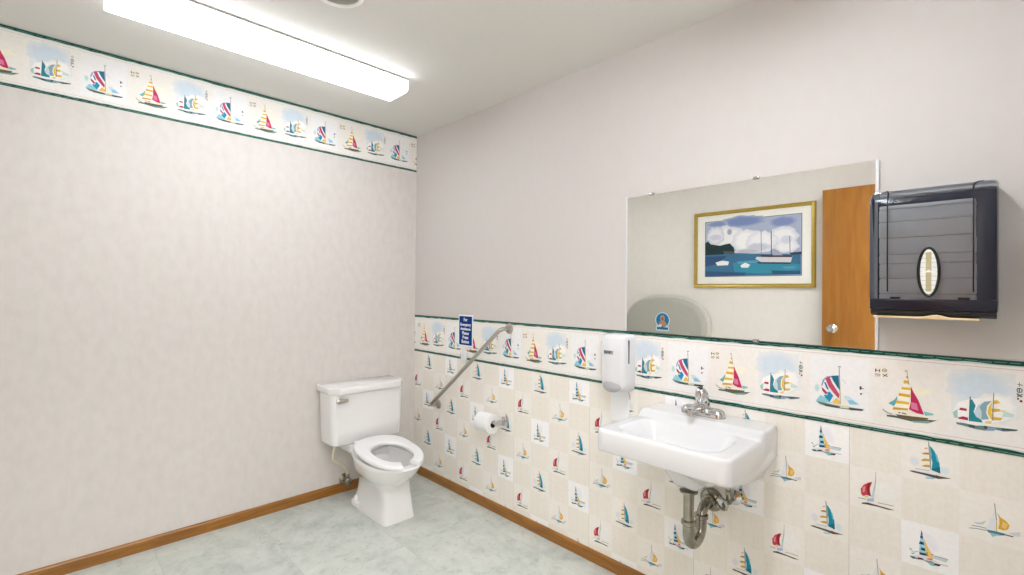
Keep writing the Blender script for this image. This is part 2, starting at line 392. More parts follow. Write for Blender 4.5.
# ------------------------------------------------------------------ materials
def wallpaper_mat(name, col, pink, var=.05):
    m, nt, b = new_mat(name)
    tc = nt.nodes.new('ShaderNodeTexCoord')
    mp = nt.nodes.new('ShaderNodeMapping'); mp.inputs['Scale'].default_value = (1, 1, .6)
    nt.links.new(tc.outputs['Object'], mp.inputs['Vector'])
    n1 = nt.nodes.new('ShaderNodeTexNoise'); n1.inputs['Scale'].default_value = 9; n1.inputs['Detail'].default_value = 6; n1.inputs['Roughness'].default_value = .65
    n2 = nt.nodes.new('ShaderNodeTexNoise'); n2.inputs['Scale'].default_value = 26; n2.inputs['Detail'].default_value = 4
    nt.links.new(mp.outputs['Vector'], n1.inputs['Vector']); nt.links.new(mp.outputs['Vector'], n2.inputs['Vector'])
    r1 = nt.nodes.new('ShaderNodeValToRGB'); r1.color_ramp.elements[0].position = .35; r1.color_ramp.elements[1].position = .65
    r1.color_ramp.elements[0].color = lin(col)+(1,); r1.color_ramp.elements[1].color = lin(pink)+(1,)
    nt.links.new(n1.outputs['Fac'], r1.inputs['Fac'])
    r2 = nt.nodes.new('ShaderNodeValToRGB'); r2.color_ramp.elements[0].position = .3; r2.color_ramp.elements[1].position = .62
    g = 1-var
    r2.color_ramp.elements[0].color = (g, g, g*.99, 1); r2.color_ramp.elements[1].color = (1, 1, 1, 1)
    nt.links.new(n2.outputs['Fac'], r2.inputs['Fac'])
    mx = nt.nodes.new('ShaderNodeMix'); mx.data_type = 'RGBA'; mx.blend_type = 'MULTIPLY'; mx.inputs[0].default_value = 1
    nt.links.new(r1.outputs['Color'], mx.inputs[6]); nt.links.new(r2.outputs['Color'], mx.inputs[7])
    nt.links.new(mx.outputs[2], b.inputs['Base Color'])
    b.inputs['Roughness'].default_value = .6; b.inputs['Specular IOR Level'].default_value = .3
    bp = nt.nodes.new('ShaderNodeBump'); bp.inputs['Strength'].default_value = .15; bp.inputs['Distance'].default_value = .001
    nt.links.new(n2.outputs['Fac'], bp.inputs['Height']); nt.links.new(bp.outputs['Normal'], b.inputs['Normal'])
    return m
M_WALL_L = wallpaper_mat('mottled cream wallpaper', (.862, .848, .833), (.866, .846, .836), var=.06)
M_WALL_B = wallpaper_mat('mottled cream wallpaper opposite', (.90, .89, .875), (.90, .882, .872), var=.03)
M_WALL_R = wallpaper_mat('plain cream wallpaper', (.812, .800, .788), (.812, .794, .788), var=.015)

def print_mat(name, rough=.5):
    m, nt, b = new_mat(name)
    at = nt.nodes.new('ShaderNodeAttribute'); at.attribute_name = 'print'
    tc = nt.nodes.new('ShaderNodeTexCoord')
    n = nt.nodes.new('ShaderNodeTexNoise'); n.inputs['Scale'].default_value = 70; n.inputs['Detail'].default_value = 5
    nt.links.new(tc.outputs['Object'], n.inputs['Vector'])
    r = nt.nodes.new('ShaderNodeValToRGB'); r.color_ramp.elements[0].position = .35; r.color_ramp.elements[1].position = .65
    r.color_ramp.elements[0].color = (.96, .96, .96, 1); r.color_ramp.elements[1].color = (1, 1, 1, 1)
    nt.links.new(n.outputs['Fac'], r.inputs['Fac'])
    mx = nt.nodes.new('ShaderNodeMix'); mx.data_type = 'RGBA'; mx.blend_type = 'MULTIPLY'; mx.inputs[0].default_value = 1
    nt.links.new(at.outputs['Color'], mx.inputs[6]); nt.links.new(r.outputs['Color'], mx.inputs[7])
    nt.links.new(mx.outputs[2], b.inputs['Base Color'])
    b.inputs['Roughness'].default_value = rough; b.inputs['Specular IOR Level'].default_value = .3
    return m
M_PRINT = print_mat('printed wallpaper')
M_ART = print_mat('art print', .35)

def floor_mat():
    m, nt, b = new_mat('marbled vinyl tile')
    tc = nt.nodes.new('ShaderNodeTexCoord')
    N = nt.nodes.new
    # tile grid
    mp = N('ShaderNodeMapping'); mp.inputs['Location'].default_value = (FX, FY, 0)
    nt.links.new(tc.outputs['Object'], mp.inputs['Vector'])
    br = N('ShaderNodeTexBrick'); br.inputs['Scale'].default_value = 1; br.inputs['Brick Width'].default_value = .457; br.inputs['Row Height'].default_value = .457
    br.inputs['Mortar Size'].default_value = .0012; br.inputs['Mortar Smooth'].default_value = .5; br.offset = 0.
    br.inputs['Color1'].default_value = (.5, .5, .5, 1); br.inputs['Color2'].default_value = (1, 1, 1, 1); br.inputs['Mortar'].default_value = (.2, .2, .2, 1)
    nt.links.new(mp.outputs['Vector'], br.inputs['Vector'])
    # per tile offset of the marbling
    sc = N('ShaderNodeVectorMath'); sc.operation = 'SCALE'; sc.inputs['Scale'].default_value = 7.
    nt.links.new(br.outputs['Color'], sc.inputs[0])
    ad = N('ShaderNodeVectorMath'); nt.links.new(tc.outputs['Object'], ad.inputs[0]); nt.links.new(sc.outputs[0], ad.inputs[1])
    n1 = N('ShaderNodeTexNoise'); n1.inputs['Scale'].default_value = 5.5; n1.inputs['Detail'].default_value = 10; n1.inputs['Roughness'].default_value = .74; n1.inputs['Distortion'].default_value = .35
    n2 = N('ShaderNodeTexNoise'); n2.inputs['Scale'].default_value = 22; n2.inputs['Detail'].default_value = 8; n2.inputs['Roughness'].default_value = .75; n2.inputs['Distortion'].default_value = .7
    for n in (n1, n2): nt.links.new(ad.outputs[0], n.inputs['Vector'])
    r = N('ShaderNodeValToRGB'); e = r.color_ramp.elements
    e[0].position = .34; e[0].color = lin((.70, .73, .71))+(1,)
    e[1].position = .66; e[1].color = lin((.835, .845, .822))+(1,)
    k = e.new(.5); k.color = lin((.785, .805, .785))+(1,)
    nt.links.new(n1.outputs['Fac'], r.inputs['Fac'])
    r2 = N('ShaderNodeValToRGB'); e = r2.color_ramp.elements
    e[0].position = .36; e[0].color = (.78, .79, .76, 1); e[1].position = .46; e[1].color = (1, 1, 1, 1)
    nt.links.new(n2.outputs['Fac'], r2.inputs['Fac'])
    mx = N('ShaderNodeMix'); mx.data_type = 'RGBA'; mx.blend_type = 'MULTIPLY'; mx.inputs[0].default_value = .8
    nt.links.new(r.outputs['Color'], mx.inputs[6]); nt.links.new(r2.outputs['Color'], mx.inputs[7])
    m2 = N('ShaderNodeMix'); m2.data_type = 'RGBA'; m2.blend_type = 'MIX'
    m2.inputs[7].default_value = lin((.66, .68, .66))+(1,)
    mm = N('ShaderNodeMath'); mm.operation = 'MULTIPLY'; mm.inputs[1].default_value = .6
    nt.links.new(br.outputs['Fac'], mm.inputs[0]); nt.links.new(mm.outputs[0], m2.inputs[0]); nt.links.new(mx.outputs[2], m2.inputs[6])
    nt.links.new(m2.outputs[2], b.inputs['Base Color'])
    b.inputs['Roughness'].default_value = .38; b.inputs['Specular IOR Level'].default_value = .35
    return m
FX, FY = -.844+.457*4, .59+.457*4
M_FLOOR = floor_mat()

def wood_mat(name, c0, c1, axis_scale, rough=.35, scale=5., coat=.2):
    m, nt, b = new_mat(name); N = nt.nodes.new
    tc = N('ShaderNodeTexCoord'); mp = N('ShaderNodeMapping'); mp.inputs['Scale'].default_value = axis_scale
    nt.links.new(tc.outputs['Object'], mp.inputs['Vector'])
    n = N('ShaderNodeTexNoise'); n.inputs['Scale'].default_value = scale; n.inputs['Detail'].default_value = 8; n.inputs['Distortion'].default_value = .6
    nt.links.new(mp.outputs['Vector'], n.inputs['Vector'])
    r = N('ShaderNodeValToRGB'); r.color_ramp.elements[0].position = .3; r.color_ramp.elements[1].position = .7
    r.color_ramp.elements[0].color = lin(c0)+(1,); r.color_ramp.elements[1].color = lin(c1)+(1,)
    nt.links.new(n.outputs['Fac'], r.inputs['Fac']); nt.links.new(r.outputs['Color'], b.inputs['Base Color'])
    b.inputs['Roughness'].default_value = rough; b.inputs['Coat Weight'].default_value = coat
    return m
M_BASE_L = wood_mat('stained oak along y', (.51, .325, .10), (.65, .44, .16), (18, 1.2, 18))
M_BASE_R = wood_mat('stained oak along x', (.51, .325, .10), (.65, .44, .16), (1.2, 18, 18))
M_DOOR = wood_mat('stained birch door', (.58, .36, .10), (.66, .44, .16), (9, 9, 1.), .3, 3.)
M_CEIL = mat('painted ceiling', (.87, .865, .85), .85, var=.012, scale=60, bump=.15)
M_PORC = mat('white porcelain', (.865, .87, .882), .12, var=.006, coat=.6)
M_PORC2 = mat('white toilet porcelain', (.935, .935, .94), .12, var=.006, coat=.6)
M_SEAT = mat('white seat plastic', (.94, .945, .955), .25, var=.005)
M_CHROME = mat('chrome', (.80, .80, .80), .12, 1., var=.05)
M_OLDCH = mat('worn chrome', (.62, .60, .55), .22, 1., var=.16, scale=30)
M_BRUSH = mat('satin steel', (.74, .72, .69), .33, 1., var=.06, scale=90)
M_WHITEP = mat('white plastic', (.88, .885, .90), .35, var=.01)
M_GREYP = mat('grey plastic', (.74, .74, .77), .35, var=.02)
M_DARKWIN = mat('dark tinted window', (.26, .19, .23), .15, var=.05)
M_FRAMEGREY = mat('grey printed outline', (.52, .57, .62), .5)
M_INK = mat('dark ink', (.22, .27, .32), .5)
M_BLUE = mat('blue sign plastic', (.0, .20, .50), .6, spec=.2, var=.05)
M_WHITE = mat('white lettering', (.95, .96, .98), .5, var=.005)
M_PAPER = mat('soft white tissue', (.93, .93, .94), .9, var=.02, scale=120, bump=.2)
M_KRAFT = mat('tan paper towel', (.90, .79, .62), .8, var=.03)
M_TOWEL = mat('folded towel edge', (.92, .93, .92), .8, var=.03)
M_CARD = mat('brown cardboard core', (.25, .20, .16), .8)
M_BLACK = mat('black plastic', (.07, .07, .085), .3)
M_BAND = mat('dark navy plastic', (.022, .032, .12), .3)
M_GASKET = mat('dark groove', (.03, .03, .035), .5)
M_GOLD = mat('gilded frame', (.72, .62, .30), .35, .55, var=.10, scale=40)
M_MATB = mat('white mat board', (.93, .925, .91), .7, var=.01)
M_STATION = mat('grey station plastic', (.77, .77, .745), .45, var=.02)
M_STATION_F = mat('grey station front', (.675, .675, .645), .5, var=.02)
M_ENAMEL = mat('white enamel', (.95, .95, .95), .35, var=.01)
M_GREYLENS = mat('grey recessed lens', (.60, .61, .55), .5, var=.06, scale=9)
M_HOSE = mat('cream supply hose', (.90, .87, .80), .4)
M_WATER = mat('standing water', (.52, .54, .48), .04, var=.02)
M_BOWLIN = mat('bowl glaze', (.80, .81, .78), .15, var=.02)

def mirror_mat():
    m, nt, b = new_mat('silvered mirror glass')
    b.inputs['Base Color'].default_value = lin((.97, .97, .955))+(1,); b.inputs['Metallic'].default_value = 1; b.inputs['Roughness'].default_value = .0
    return m
M_MIRROR = mirror_mat()
def smoke_mat():
    m = bpy.data.materials.new('smoked clear plastic'); m.use_nodes = True; nt = m.node_tree; N = nt.nodes.new
    for n in list(nt.nodes):
        if n.type == 'BSDF_PRINCIPLED': nt.nodes.remove(n)
    out = [n for n in nt.nodes if n.type == 'OUTPUT_MATERIAL'][0]
    t = N('ShaderNodeBsdfTransparent'); t.inputs['Color'].default_value = (.79, .815, .855, 1)
    d = N('ShaderNodeBsdfPrincipled'); d.inputs['Base Color'].default_value = lin((.03, .06, .25))+(1,); d.inputs['Roughness'].default_value = .18
    ms = N('ShaderNodeMixShader'); ms.inputs[0].default_value = .20
    g = N('ShaderNodeBsdfGlossy'); g.inputs['Roughness'].default_value = .14; g.inputs['Color'].default_value = (.9, .95, 1, 1)
    f = N('ShaderNodeFresnel'); f.inputs['IOR'].default_value = 1.45
    m2 = N('ShaderNodeMixShader')
    nt.links.new(t.outputs[0], ms.inputs[1]); nt.links.new(d.outputs[0], ms.inputs[2])
    nt.links.new(f.outputs[0], m2.inputs[0]); nt.links.new(ms.outputs[0], m2.inputs[1]); nt.links.new(g.outputs[0], m2.inputs[2])
    nt.links.new(m2.outputs[0], out.inputs['Surface'])
    return m
M_SMOKE = smoke_mat()
def emit_mat(name, col, strength):
    m, nt, b = new_mat(name)
    n = nt.nodes.new('ShaderNodeTexNoise'); n.inputs['Scale'].default_value = 300
    b.inputs['Base Color'].default_value = (.9, .9, .9, 1)
    b.inputs['Emission Color'].default_value = col+(1,); b.inputs['Emission Strength'].default_value = strength
    return m

# ------------------------------------------------------------------ room shell
RX, RY, RZ = 3.02, 2.40, 2.40        # end wall at x = RX, wall opposite the mirror at y = -RY
T = .1
def sbox(name, m, *a, bev=0.):
    return structure(MB().box(*a, bev=bev).build(name, m))
sbox('floor', M_FLOOR, -T, RX+1.3, -RY-T, T, -T, 0)
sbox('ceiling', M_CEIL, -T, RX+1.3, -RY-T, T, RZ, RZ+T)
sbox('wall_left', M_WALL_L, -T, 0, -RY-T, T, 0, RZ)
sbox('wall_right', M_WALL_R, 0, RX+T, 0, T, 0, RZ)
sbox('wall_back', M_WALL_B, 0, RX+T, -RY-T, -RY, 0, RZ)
DY0, DY1, DH = -2.30, -1.37, 2.07    # doorway in the end wall (the camera stands in it)
w = MB(); w.box(RX, RX+T, DY1, 0, 0, RZ); w.box(RX, RX+T, -RY, DY0, 0, RZ); w.box(RX, RX+T, DY0, DY1, DH, RZ)
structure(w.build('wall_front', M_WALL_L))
w = MB(); w.box(RX+1.2, RX+1.3, -RY-T, T, 0, RZ); w.box(RX+T, RX+1.2, T-.02, T, 0, RZ); w.box(RX+T, RX+1.2, -RY-T, -RY-T+.02, 0, RZ)
structure(w.build('wall_corridor', M_WALL_R))
# baseboards
prof = [(0, 0), (.012, 0), (.012, .048), (.008, .055), (0, .057)]
structure(MB().prism([(p[0], p[1]) for p in prof], 'y', -RY, -.0005).build('baseboard_left', M_BASE_L, sharp=20))
structure(MB().prism([(-p[0], p[1]) for p in prof], 'x', .0125, RX).build('baseboard_right', M_BASE_R, sharp=20))
structure(MB().prism([(-RY+p[0], p[1]) for p in prof], 'x', .0125, RX).build('baseboard_back', M_BASE_R, sharp=20))

# ------------------------------------------------------------------ printed wallpapers
PAPER = (.925, .905, .875); CREAM = (.945, .925, .895)
PER = .5235
def border(to3d, u0, u1, shift):
    """sailboat border, 257 mm tall; one repeat = three vignettes"""
    P = Print(to3d, u0, u1); H = .257
    P.poly([(u0, 0), (u1, 0), (u1, H), (u0, H)], (.952, .942, .930), 0)
    r = random.Random(3)
    n = int((u1-u0)/.03)
    # green bands with a ragged inner edge and a paler middle streak
    def band(v0, v1, ragged_up):
        up, lo = [], []
        for k in range(n+1):
            u = u0+(u1-u0)*k/n
            up.append((u, v1+(r.uniform(-.0016, .0012) if ragged_up else 0)))
            lo.append((u, v0+(0 if ragged_up else r.uniform(-.0022, .0016))))
        P.poly(lo+up[::-1], (.06, .29, .25), 2)
        for k in range(n):
            ua = u0+(u1-u0)*k/n; ub = ua+(u1-u0)/n*r.uniform(.6, 1.1)
            va = v0+(v1-v0)*r.uniform(.25, .45); P.poly([(ua, va), (ub, va+r.uniform(-.001, .001)), (ub, va+.0028), (ua, va+.0022)], (.36, .58, .52), 3)
            if r.random() < .6:
                va = v0+(v1-v0)*r.uniform(.6, .8); P.poly([(ua, va), (ub, va), (ub, va+.0022), (ua, va+.002)], (.03, .18, .16), 3)
        # pale grey-green shade of the printed rope beside the band
        e = v0-.0035 if not ragged_up else v1
        P.poly([(u0, e), (u1, e), (u1, e+.0035), (u0, e+.0035)], (.78, .84, .81), 1)
    band(.244, H, False); band(0, .0125, True)
    P.poly([(u0, .2325), (u1, .2325), (u1, .2336), (u0, .2336)], (.80, .66, .68), 1)
    P.poly([(u0, .0225), (u1, .0225), (u1, .0236), (u0, .0236)], (.80, .66, .68), 1)
    k0 = int(math.floor((u0-2.744-shift)/PER))-1; k1 = int(math.ceil((u1-2.744-shift)/PER))+1
    for k in range(k0, k1+1):
        u = 2.744+shift+k*PER
        P.poly([(u-.085, .035), (u+.085, .033), (u+.083, .222), (u-.083, .222)], (.952, .937, .914), 1)
        P.art('A', u, 0, (.952, .937, .914)); P.art('A2', u, 0, PAPER)
        P.poly([(u+.098, .10), (u+.225, .098), (u+.227, .221), (u+.097, .220)], (.912, .922, .93), 1)
        P.art('B', u, 0, (.912, .922, .93))
        P.poly([(u-.262, .035), (u-.098, .033), (u-.096, .222), (u-.260, .223)], (.955, .955, .96), 1)
        P.art('C', u, 0, (.955, .955, .96))
    return P
P = border(lambda u, v, h: (.0012+h, u, 2.1425+v), -RY, -.002, -3.236)
P.build('trim_1', M_PRINT, props={'kind': 'structure'})
P = border(lambda u, v, h: (u, -.0030-h, .8595+v), .002, RX, 0.)
P.build('trim_2', M_PRINT, props={'kind': 'structure'})

P = Print(lambda u, v, h: (u, -.0006-h, v), .002, RX)
P.poly([(.002, .02), (RX, .02), (RX, .87), (.002, .87)], (.925, .902, .868), 0)
cw = PER/4; r = random.Random(11)
C0 = 2.729-cw*24                      # column edges; column 20 mod 4 holds the white squares at x = 2.729
for i in range(0, 28):
    ua, ub = C0+i*cw, C0+(i+1)*cw
    for j in range(-1, 7):
        va, vb = .475+.13*(j-3), .475+.13*(j-2)
        ph = (i-24) % 4; m2 = (j-3) % 4
        # squares with a boat: columns 0/2 on one row set, 1/3 on the other
        white = (ph == 0 and m2 == 0) or (ph == 2 and m2 == 2)
        boat = (ph in (0, 2) and (j-3) % 2 == 0) or (ph in (1, 3) and (j-3) % 2 == 1)
        vlo, vhi = max(va, .02), min(vb, .87)
        if vhi <= vlo: continue
        if white: P.poly([(ua+.001, vlo), (ub-.001, vlo), (ub, vhi), (ua, vhi)], (.992, .992, .995), 1)
        elif boat: P.poly([(ua, vlo), (ub, vlo), (ub, vhi), (ua, vhi)], (.966, .954, .930), 1)
        else:
            P.poly([(ua, vlo), (ub, vlo), (ub, vhi), (ua, vhi)], (.954, .937, .905), 1)
            for q in range(6):
                us = ua+cw*(q+r.uniform(.1, .5))/6
                P.poly([(us, vlo), (us+.008, vlo), (us+.007, vhi), (us+.001, vhi)], (.957, .941, .910) if q % 2 else (.950, .932, .899), 2)
for n_ in range(-6, 2):
    for m_ in range(-3, 3):
        for key, (u, v, pap) in {'D': (2.787, .492, (.992, .992, .995)), 'E': (2.787, .752, (.966, .954, .930)), 'F': (2.658, .625, (.966, .954, .930)), 'G': (2.920, .640, (.966, .954, .930))}.items():
            du = n_*PER+(PER/2 if m_ % 2 else 0)
            vv = v+.26*m_
            if -.03 < vv < .87: P.art(key, u+du, vv, pap)
for k in range(6):                   # seams of the hung strips
    u = 2.5955-k*PER
    if u > 0: P.poly([(u, .02), (u+.0012, .02), (u+.0012, .87), (u, .87)], (.80, .76, .71), 4)
P.build('wallpaper', M_PRINT, parent=bpy.data.objects['wall_right'])

# ------------------------------------------------------------------ toilet
TY = -.467
toilet = thing('toilet', 'white two-piece toilet with an open-front seat in the room corner', 'toilet', (.35, TY, 0))
def sring(z, xb, xf, hw, n=2.2, xc=None, N=48, yc=TY):
    xc = (xb+xf)/2 if xc is None else xc
    out = []
    for k in range(N):
        a = 2*PI*k/N; c, s = math.cos(a), math.sin(a)
        ax = (xf-xc) if c >= 0 else (xc-xb)
        out.append((xc+ax*sgnpow(c, 2/n), yc+hw*sgnpow(s, 2/n), z))
    return out
RIM = .343
b = MB()
SY = -.486                             # axis of the bowl rim and seat
def R_(z, xb, xf, hw, n=2.2, xc=None, k=1.): return [(p[0], p[1]-(p[0]-.5)*.05*k, p[2]) for p in sring(z, xb, xf, hw, n, xc, yc=TY+(SY-TY)*k)]
sec = [R_(0, .205, .606, .104, 9, k=0), R_(.014, .205, .606, .104, 9, k=0), R_(.045, .21, .602, .098, 8, k=0), R_(.10, .235, .598, .093, 7, k=0), R_(.165, .25, .600, .092, 5.5, k=.3),
       R_(.205, .245, .612, .102, 4, k=.6), R_(.232, .225, .640, .122, 3.0), R_(.258, .198, .680, .142, 2.5, .46), R_(.29, .185, .712, .153, 2.3, .48), R_(.32, .175, .740, .163, 2.2, .49),
       R_(RIM-.008, .17, .754, .166, 2.2, .49), R_(RIM, .172, .750, .162, 2.2, .49),
       R_(RIM, .31, .705, .116, 2.2, .51), R_(RIM-.012, .32, .700, .111, 2.2, .51), R_(RIM-.05, .30, .712, .120, 2.2, .51), R_(.24, .34, .67, .095, 2.2, .50), R_(.18, .38, .58, .06, 2.2, .48), R_(.155, .40, .54, .045, 2.2, .46)]
b.loft(sec)
b.prism(rrect(.175, TY, .145, .118, .03), 'z', RIM-.035, RIM+.015, bev=.006)
b.prism(rrect(.262, TY, .058, .112, .03), 'z', .0, .042, bev=.010, seg=3)
b.build('bowl', M_PORC2, toilet, sharp=50)
MB().prism([(p[0], p[1]) for p in sring(0, .36, .61, .076, 2.2, .49, yc=SY)], 'z', .222, .226).build('water', M_WATER, toilet)
for sy in (-1, 1):
    MB().lathe([(.024, 0), (.024, .008), (.018, .022), (.009, .030), (.0, .032)], (.262, TY+sy*.088, .0425)).build('bolt_cap', M_PORC2, toilet)
# tank
b = MB()
rings = []
TT = TY+.009
for z, hx, hy, r in ((.362, .090, .220, .03), (.368, .096, .228, .034), (.45, .098, .234, .034), (.60, .100, .238, .034), (.668, .1005, .240, .034)):
    rings.append([(p[0], p[1], z) for p in rrect(.017+.1, TT, hx, hy, r, 6)])
b.loft(rings)
tank = b.build('tank', M_PORC2, toilet, sharp=45)
lid = MB()
lp = [(.008, TT-.250), (.185, TT-.250), (.243, TT-.200), (.243, TT+.200), (.185, TT+.250), (.008, TT+.250)]
lid.prism(lp, 'z', .667, .712, bev=.011, seg=3)
lid.build('tank_lid', M_PORC2, toilet, sharp=45)
lv = MB()
lv.lathe([(.016, 0), (.016, .006), (.010, .010), (.010, .018)], (.2165, TT-.198, .634), (1, 0, 0), 20)
rings = []
for yy, hz_, hx_ in ((-.222, .006, .004), (-.216, .011, .006), (-.195, .0125, .007), (-.158, .0115, .006), (-.150, .007, .004)):
    rings.append([(.240+.0+hx_*math.cos(2*PI*k/14), TT+yy, .634+(yy+.19)*.05+hz_*math.sin(2*PI*k/14)) for k in range(14)])
lv.loft(rings)
lv.build('flush_lever', M_BRUSH, toilet)
# open-front seat
def seat_pts(t, grow=0.):
    c, s = math.cos(t), math.sin(t)
    ox = .495+((.766-.495) if c >= 0 else (.495-.258))*sgnpow(c, 2/(2.15 if c >= 0 else 3.2)); oy = SY+.166*sgnpow(s, 2/2.25)
    ix = .535+((.700-.535) if c >= 0 else (.535-.390))*sgnpow(c, 2/2.1); iy = SY+.104*sgnpow(s, 2/2.1)
    oy -= (ox-.5)*.06; iy -= (ix-.5)*.06
    return (ox, oy), (ix, iy)
def lift(x): return .034*max(0., min(1., (.766-x)/.5))
rings = []
g = .25
for k in range(61):
    t = g+(2*PI-2*g)*k/60
    (ox, oy), (ix, iy) = seat_pts(t)
    dx, dy = ix-ox, iy-oy
    z0, z1 = RIM+.003, RIM+.023
    ring = []
    for f, zz in ((.0, .35), (.012, .75), (.06, .97), (.15, 1.0), (.85, 1.0), (.94, .95), (.985, .7), (1., .35), (.97, 0), (.03, 0)):
        ring.append((ox+dx*f, oy+dy*f, z0+(z1-z0)*zz+lift(ox+dx*f)))
    rings.append(ring)
st = MB().loft(rings).build('seat', M_SEAT, toilet, sharp=50)
for sy in (-1, 1):
    MB().tube([(.258, SY+.014+sy*.075-.03, RIM+.030), (.258, SY+.014+sy*.075+.03, RIM+.030)], .016, 14).build('hinge', M_SEAT, st)

# toilet supply valve on the wall
vt = thing('toilet_stop_valve', 'small chrome stop valve with a cream hose low beside the toilet', 'stop valve', (.005, -.535, .095))
v = MB(); v.lathe([(.034, 0), (.034, .004), (.016, .012), (.012, .03)], (.0125, -.522, .085), (1, 0, 0), 24); v.build('escutcheon', M_OLDCH, vt)
v = MB(); v.tube([(.04, -.522, .085), (.065, -.522, .085)], .011); v.tube([(.055, -.522, .075), (.055, -.522, .125)], .0105); v.lathe([(.0135, 0), (.0135, .016)], (.055, -.522, .108), (0, 0, 1), 6); v.build('valve_body', M_OLDCH, vt)
v = MB(); v.lathe([(.0, 0), (.017, .001), (.024, .007), (.024, .014), (.012, .021)], (.066, -.522, .085), (1, -.25, -.1), 8); v.build('handle', M_OLDCH, vt)
v = MB()
hp = [(.055, -.522, .123), (.058, -.526, .145), (.062, -.540, .175), (.066, -.565, .20), (.070, -.60, .222), (.075, -.625, .245), (.08, -.628, .275), (.085, -.622, .31), (.09, -.618, .355)]
v.tube(hp, .0075, 10); v.lathe([(.012, 0), (.012, .02), (.009, .028)], (.09, -.618, .332), (0, 0, 1), 8); v.build('supply_hose', M_HOSE, vt)

# ------------------------------------------------------------------ wall-hung sink
SX, SD, SHW = 2.145, .452, .236
sink = thing('wall_sink', 'white porcelain wall-hung sink with chrome faucet under the mirror', 'sink', (SX, -.02, .57))
def hw_at(y):
    d = SD+y; r = .032
    w_ = SHW+.004*smooth(-y/SD)
    if d < r: w_ -= r-math.sqrt(max(0, r*r-(r-d)**2))
    return w_
def ztop(x, y):
    z = .797+.024*(1-smooth((-y-.128)/.045))
    d = -sd_rbox(x, y, SX, -.296, .190, .128, .07)
    if d > 0: z -= .118*smooth(d/.105)**.85*(1-.12*math.hypot((x-SX)/.2, (y+.28)/.15))
    e = min(hw_at(y)-abs(x-SX), SD+y)
    rr = .012
    if e < rr: z -= rr-math.sqrt(max(0, rr*rr-(rr-e)**2))
    return z
def zbot(x, y):
    z = .702+.015*(-y/SD)
    d = -sd_rbox(x, y, SX, -.14, .200, .255, .10)
    if d > 0: z -= .045*smooth(d/.10)
    d = -sd_rbox(x, y, SX-.006, -.17, .108, .130, .09)
    if d > 0: z -= .078*smooth(d/.075)
    e = min(hw_at(y)-abs(x-SX), SD+y); rr = .008
    if e < rr: z += rr-math.sqrt(max(0, rr*rr-(rr-e)**2))
    return z
def spread(n, fine):                 # rows finer towards both ends
    return [.5-.5*math.cos(PI*k/n)*(1-fine)+fine*(k/n-.5) for k in range(n+1)]
us = [max(0, min(1, q)) for q in spread(70, .45)]; us[0] = 0; us[-1] = 1
ys = [max(0, min(1, q)) for q in spread(64, .45)]; ys[0] = 0; ys[-1] = 1
bm = MB(); V = bm.bm
top, bot, mid = [], [], []
for q in ys:
    y = -.0042-(SD-.0042)*q
    y0 = -SD*q
    h = hw_at(y0)
    top.append([V.verts.new((SX+(2*u-1)*h, y, ztop(SX+(2*u-1)*h, y0))) for u in us])
    nar = 1-.19*(1-q)**2
    zl = -.082*(1-q)
    row = []
    for u in us:
        xa = SX+(2*u-1)*h; z = zbot(xa, y0); ed = max(0, 2*u-1)+.2*max(0, 1-2*u); nr = nar if u > .5 else 1-(1-nar)*.3
        row.append(V.verts.new((SX+(2*u-1)*h*nr, y, min(z, z+zl*smooth((ed-.0)/.5)) if ed > 0 else z)))
    bot.append(row)
    zm = .714+.010*q
    mid.append([V.verts.new((SX-h, y, zm)), V.verts.new((SX+h, y, zm))])
nu, ny = len(us), len(ys)
for a in range(ny-1):
    for c in range(nu-1):
        V.faces.new((top[a][c], top[a+1][c], top[a+1][c+1], top[a][c+1])); V.faces.new((bot[a][c], bot[a][c+1], bot[a+1][c+1], bot[a+1][c]))
    for k, e in ((0, 0), (-1, 1)):
        V.faces.new((top[a][k], mid[a][e], mid[a+1][e], top[a+1][k])); V.faces.new((mid[a][e], bot[a][k], bot[a+1][k], mid[a+1][e]))
V.faces.new((top[0][0], mid[0][0], bot[0][0])); V.faces.new((top[0][-1], mid[0][1], bot[0][-1])); V.faces.new((top[-1][0], mid[-1][0], bot[-1][0])); V.faces.new((top[-1][-1], mid[-1][1], bot[-1][-1]))
for c in range(nu-1):
    V.faces.new((top[0][c], top[0][c+1], bot[0][c+1], bot[0][c])); V.faces.new((top[-1][c], bot[-1][c], bot[-1][c+1], top[-1][c+1]))
bm.build('basin', M_PORC, sink, sharp=60)
MB().lathe([(.0, .002), (.016, .002), (.022, .004), (.026, .003), (.027, 0)], (SX, -.30, .6795), cap0=False).build('drain', M_CHROME, sink)
# faucet
fc = MB()
FXc, FYc, FZ = 2.137, -.066, .8195
fr = []
for z, hx, hy, r in ((0, .085, .029, .028), (.014, .085, .029, .028), (.026, .078, .023, .022), (.032, .066, .016, .0155)):
    fr.append([(p[0], p[1], FZ+z) for p in rrect(FXc, FYc, hx, hy, r, 8)])
fc.loft(fr)
fc.lathe([(.029, .015), (.027, .03), (.024, .045), (.023, .052)], (FXc, FYc, FZ))
fauc = fc.build('faucet', M_CHROME, sink, sharp=40)
sp = MB(); sp.tube([(FXc, FYc, FZ+.030), (FXc, FYc-.04, FZ+.040), (FXc, FYc-.085, FZ+.042), (FXc, FYc-.112, FZ+.036)], [.017, .0155, .014, .0125], 18)
sp.lathe([(.0115, 0), (.0115, .022), (.0095, .024)], (FXc, FYc-.106, FZ+.038), (0, -.15, -1), 18)
sp.build('spout', M_CHROME, fauc)
hd = MB(); hd.lathe([(.014, 0), (.0225, .006), (.0255, .02), (.024, .038), (.018, .052), (.010, .058), (0, .059)], (FXc, FYc, FZ+.050), (-.10, -.28, 1), 24)
hd.tube([(FXc, FYc-.012, FZ+.085), (FXc-.004, FYc-.038, FZ+.103)], [.007, .006], 12)
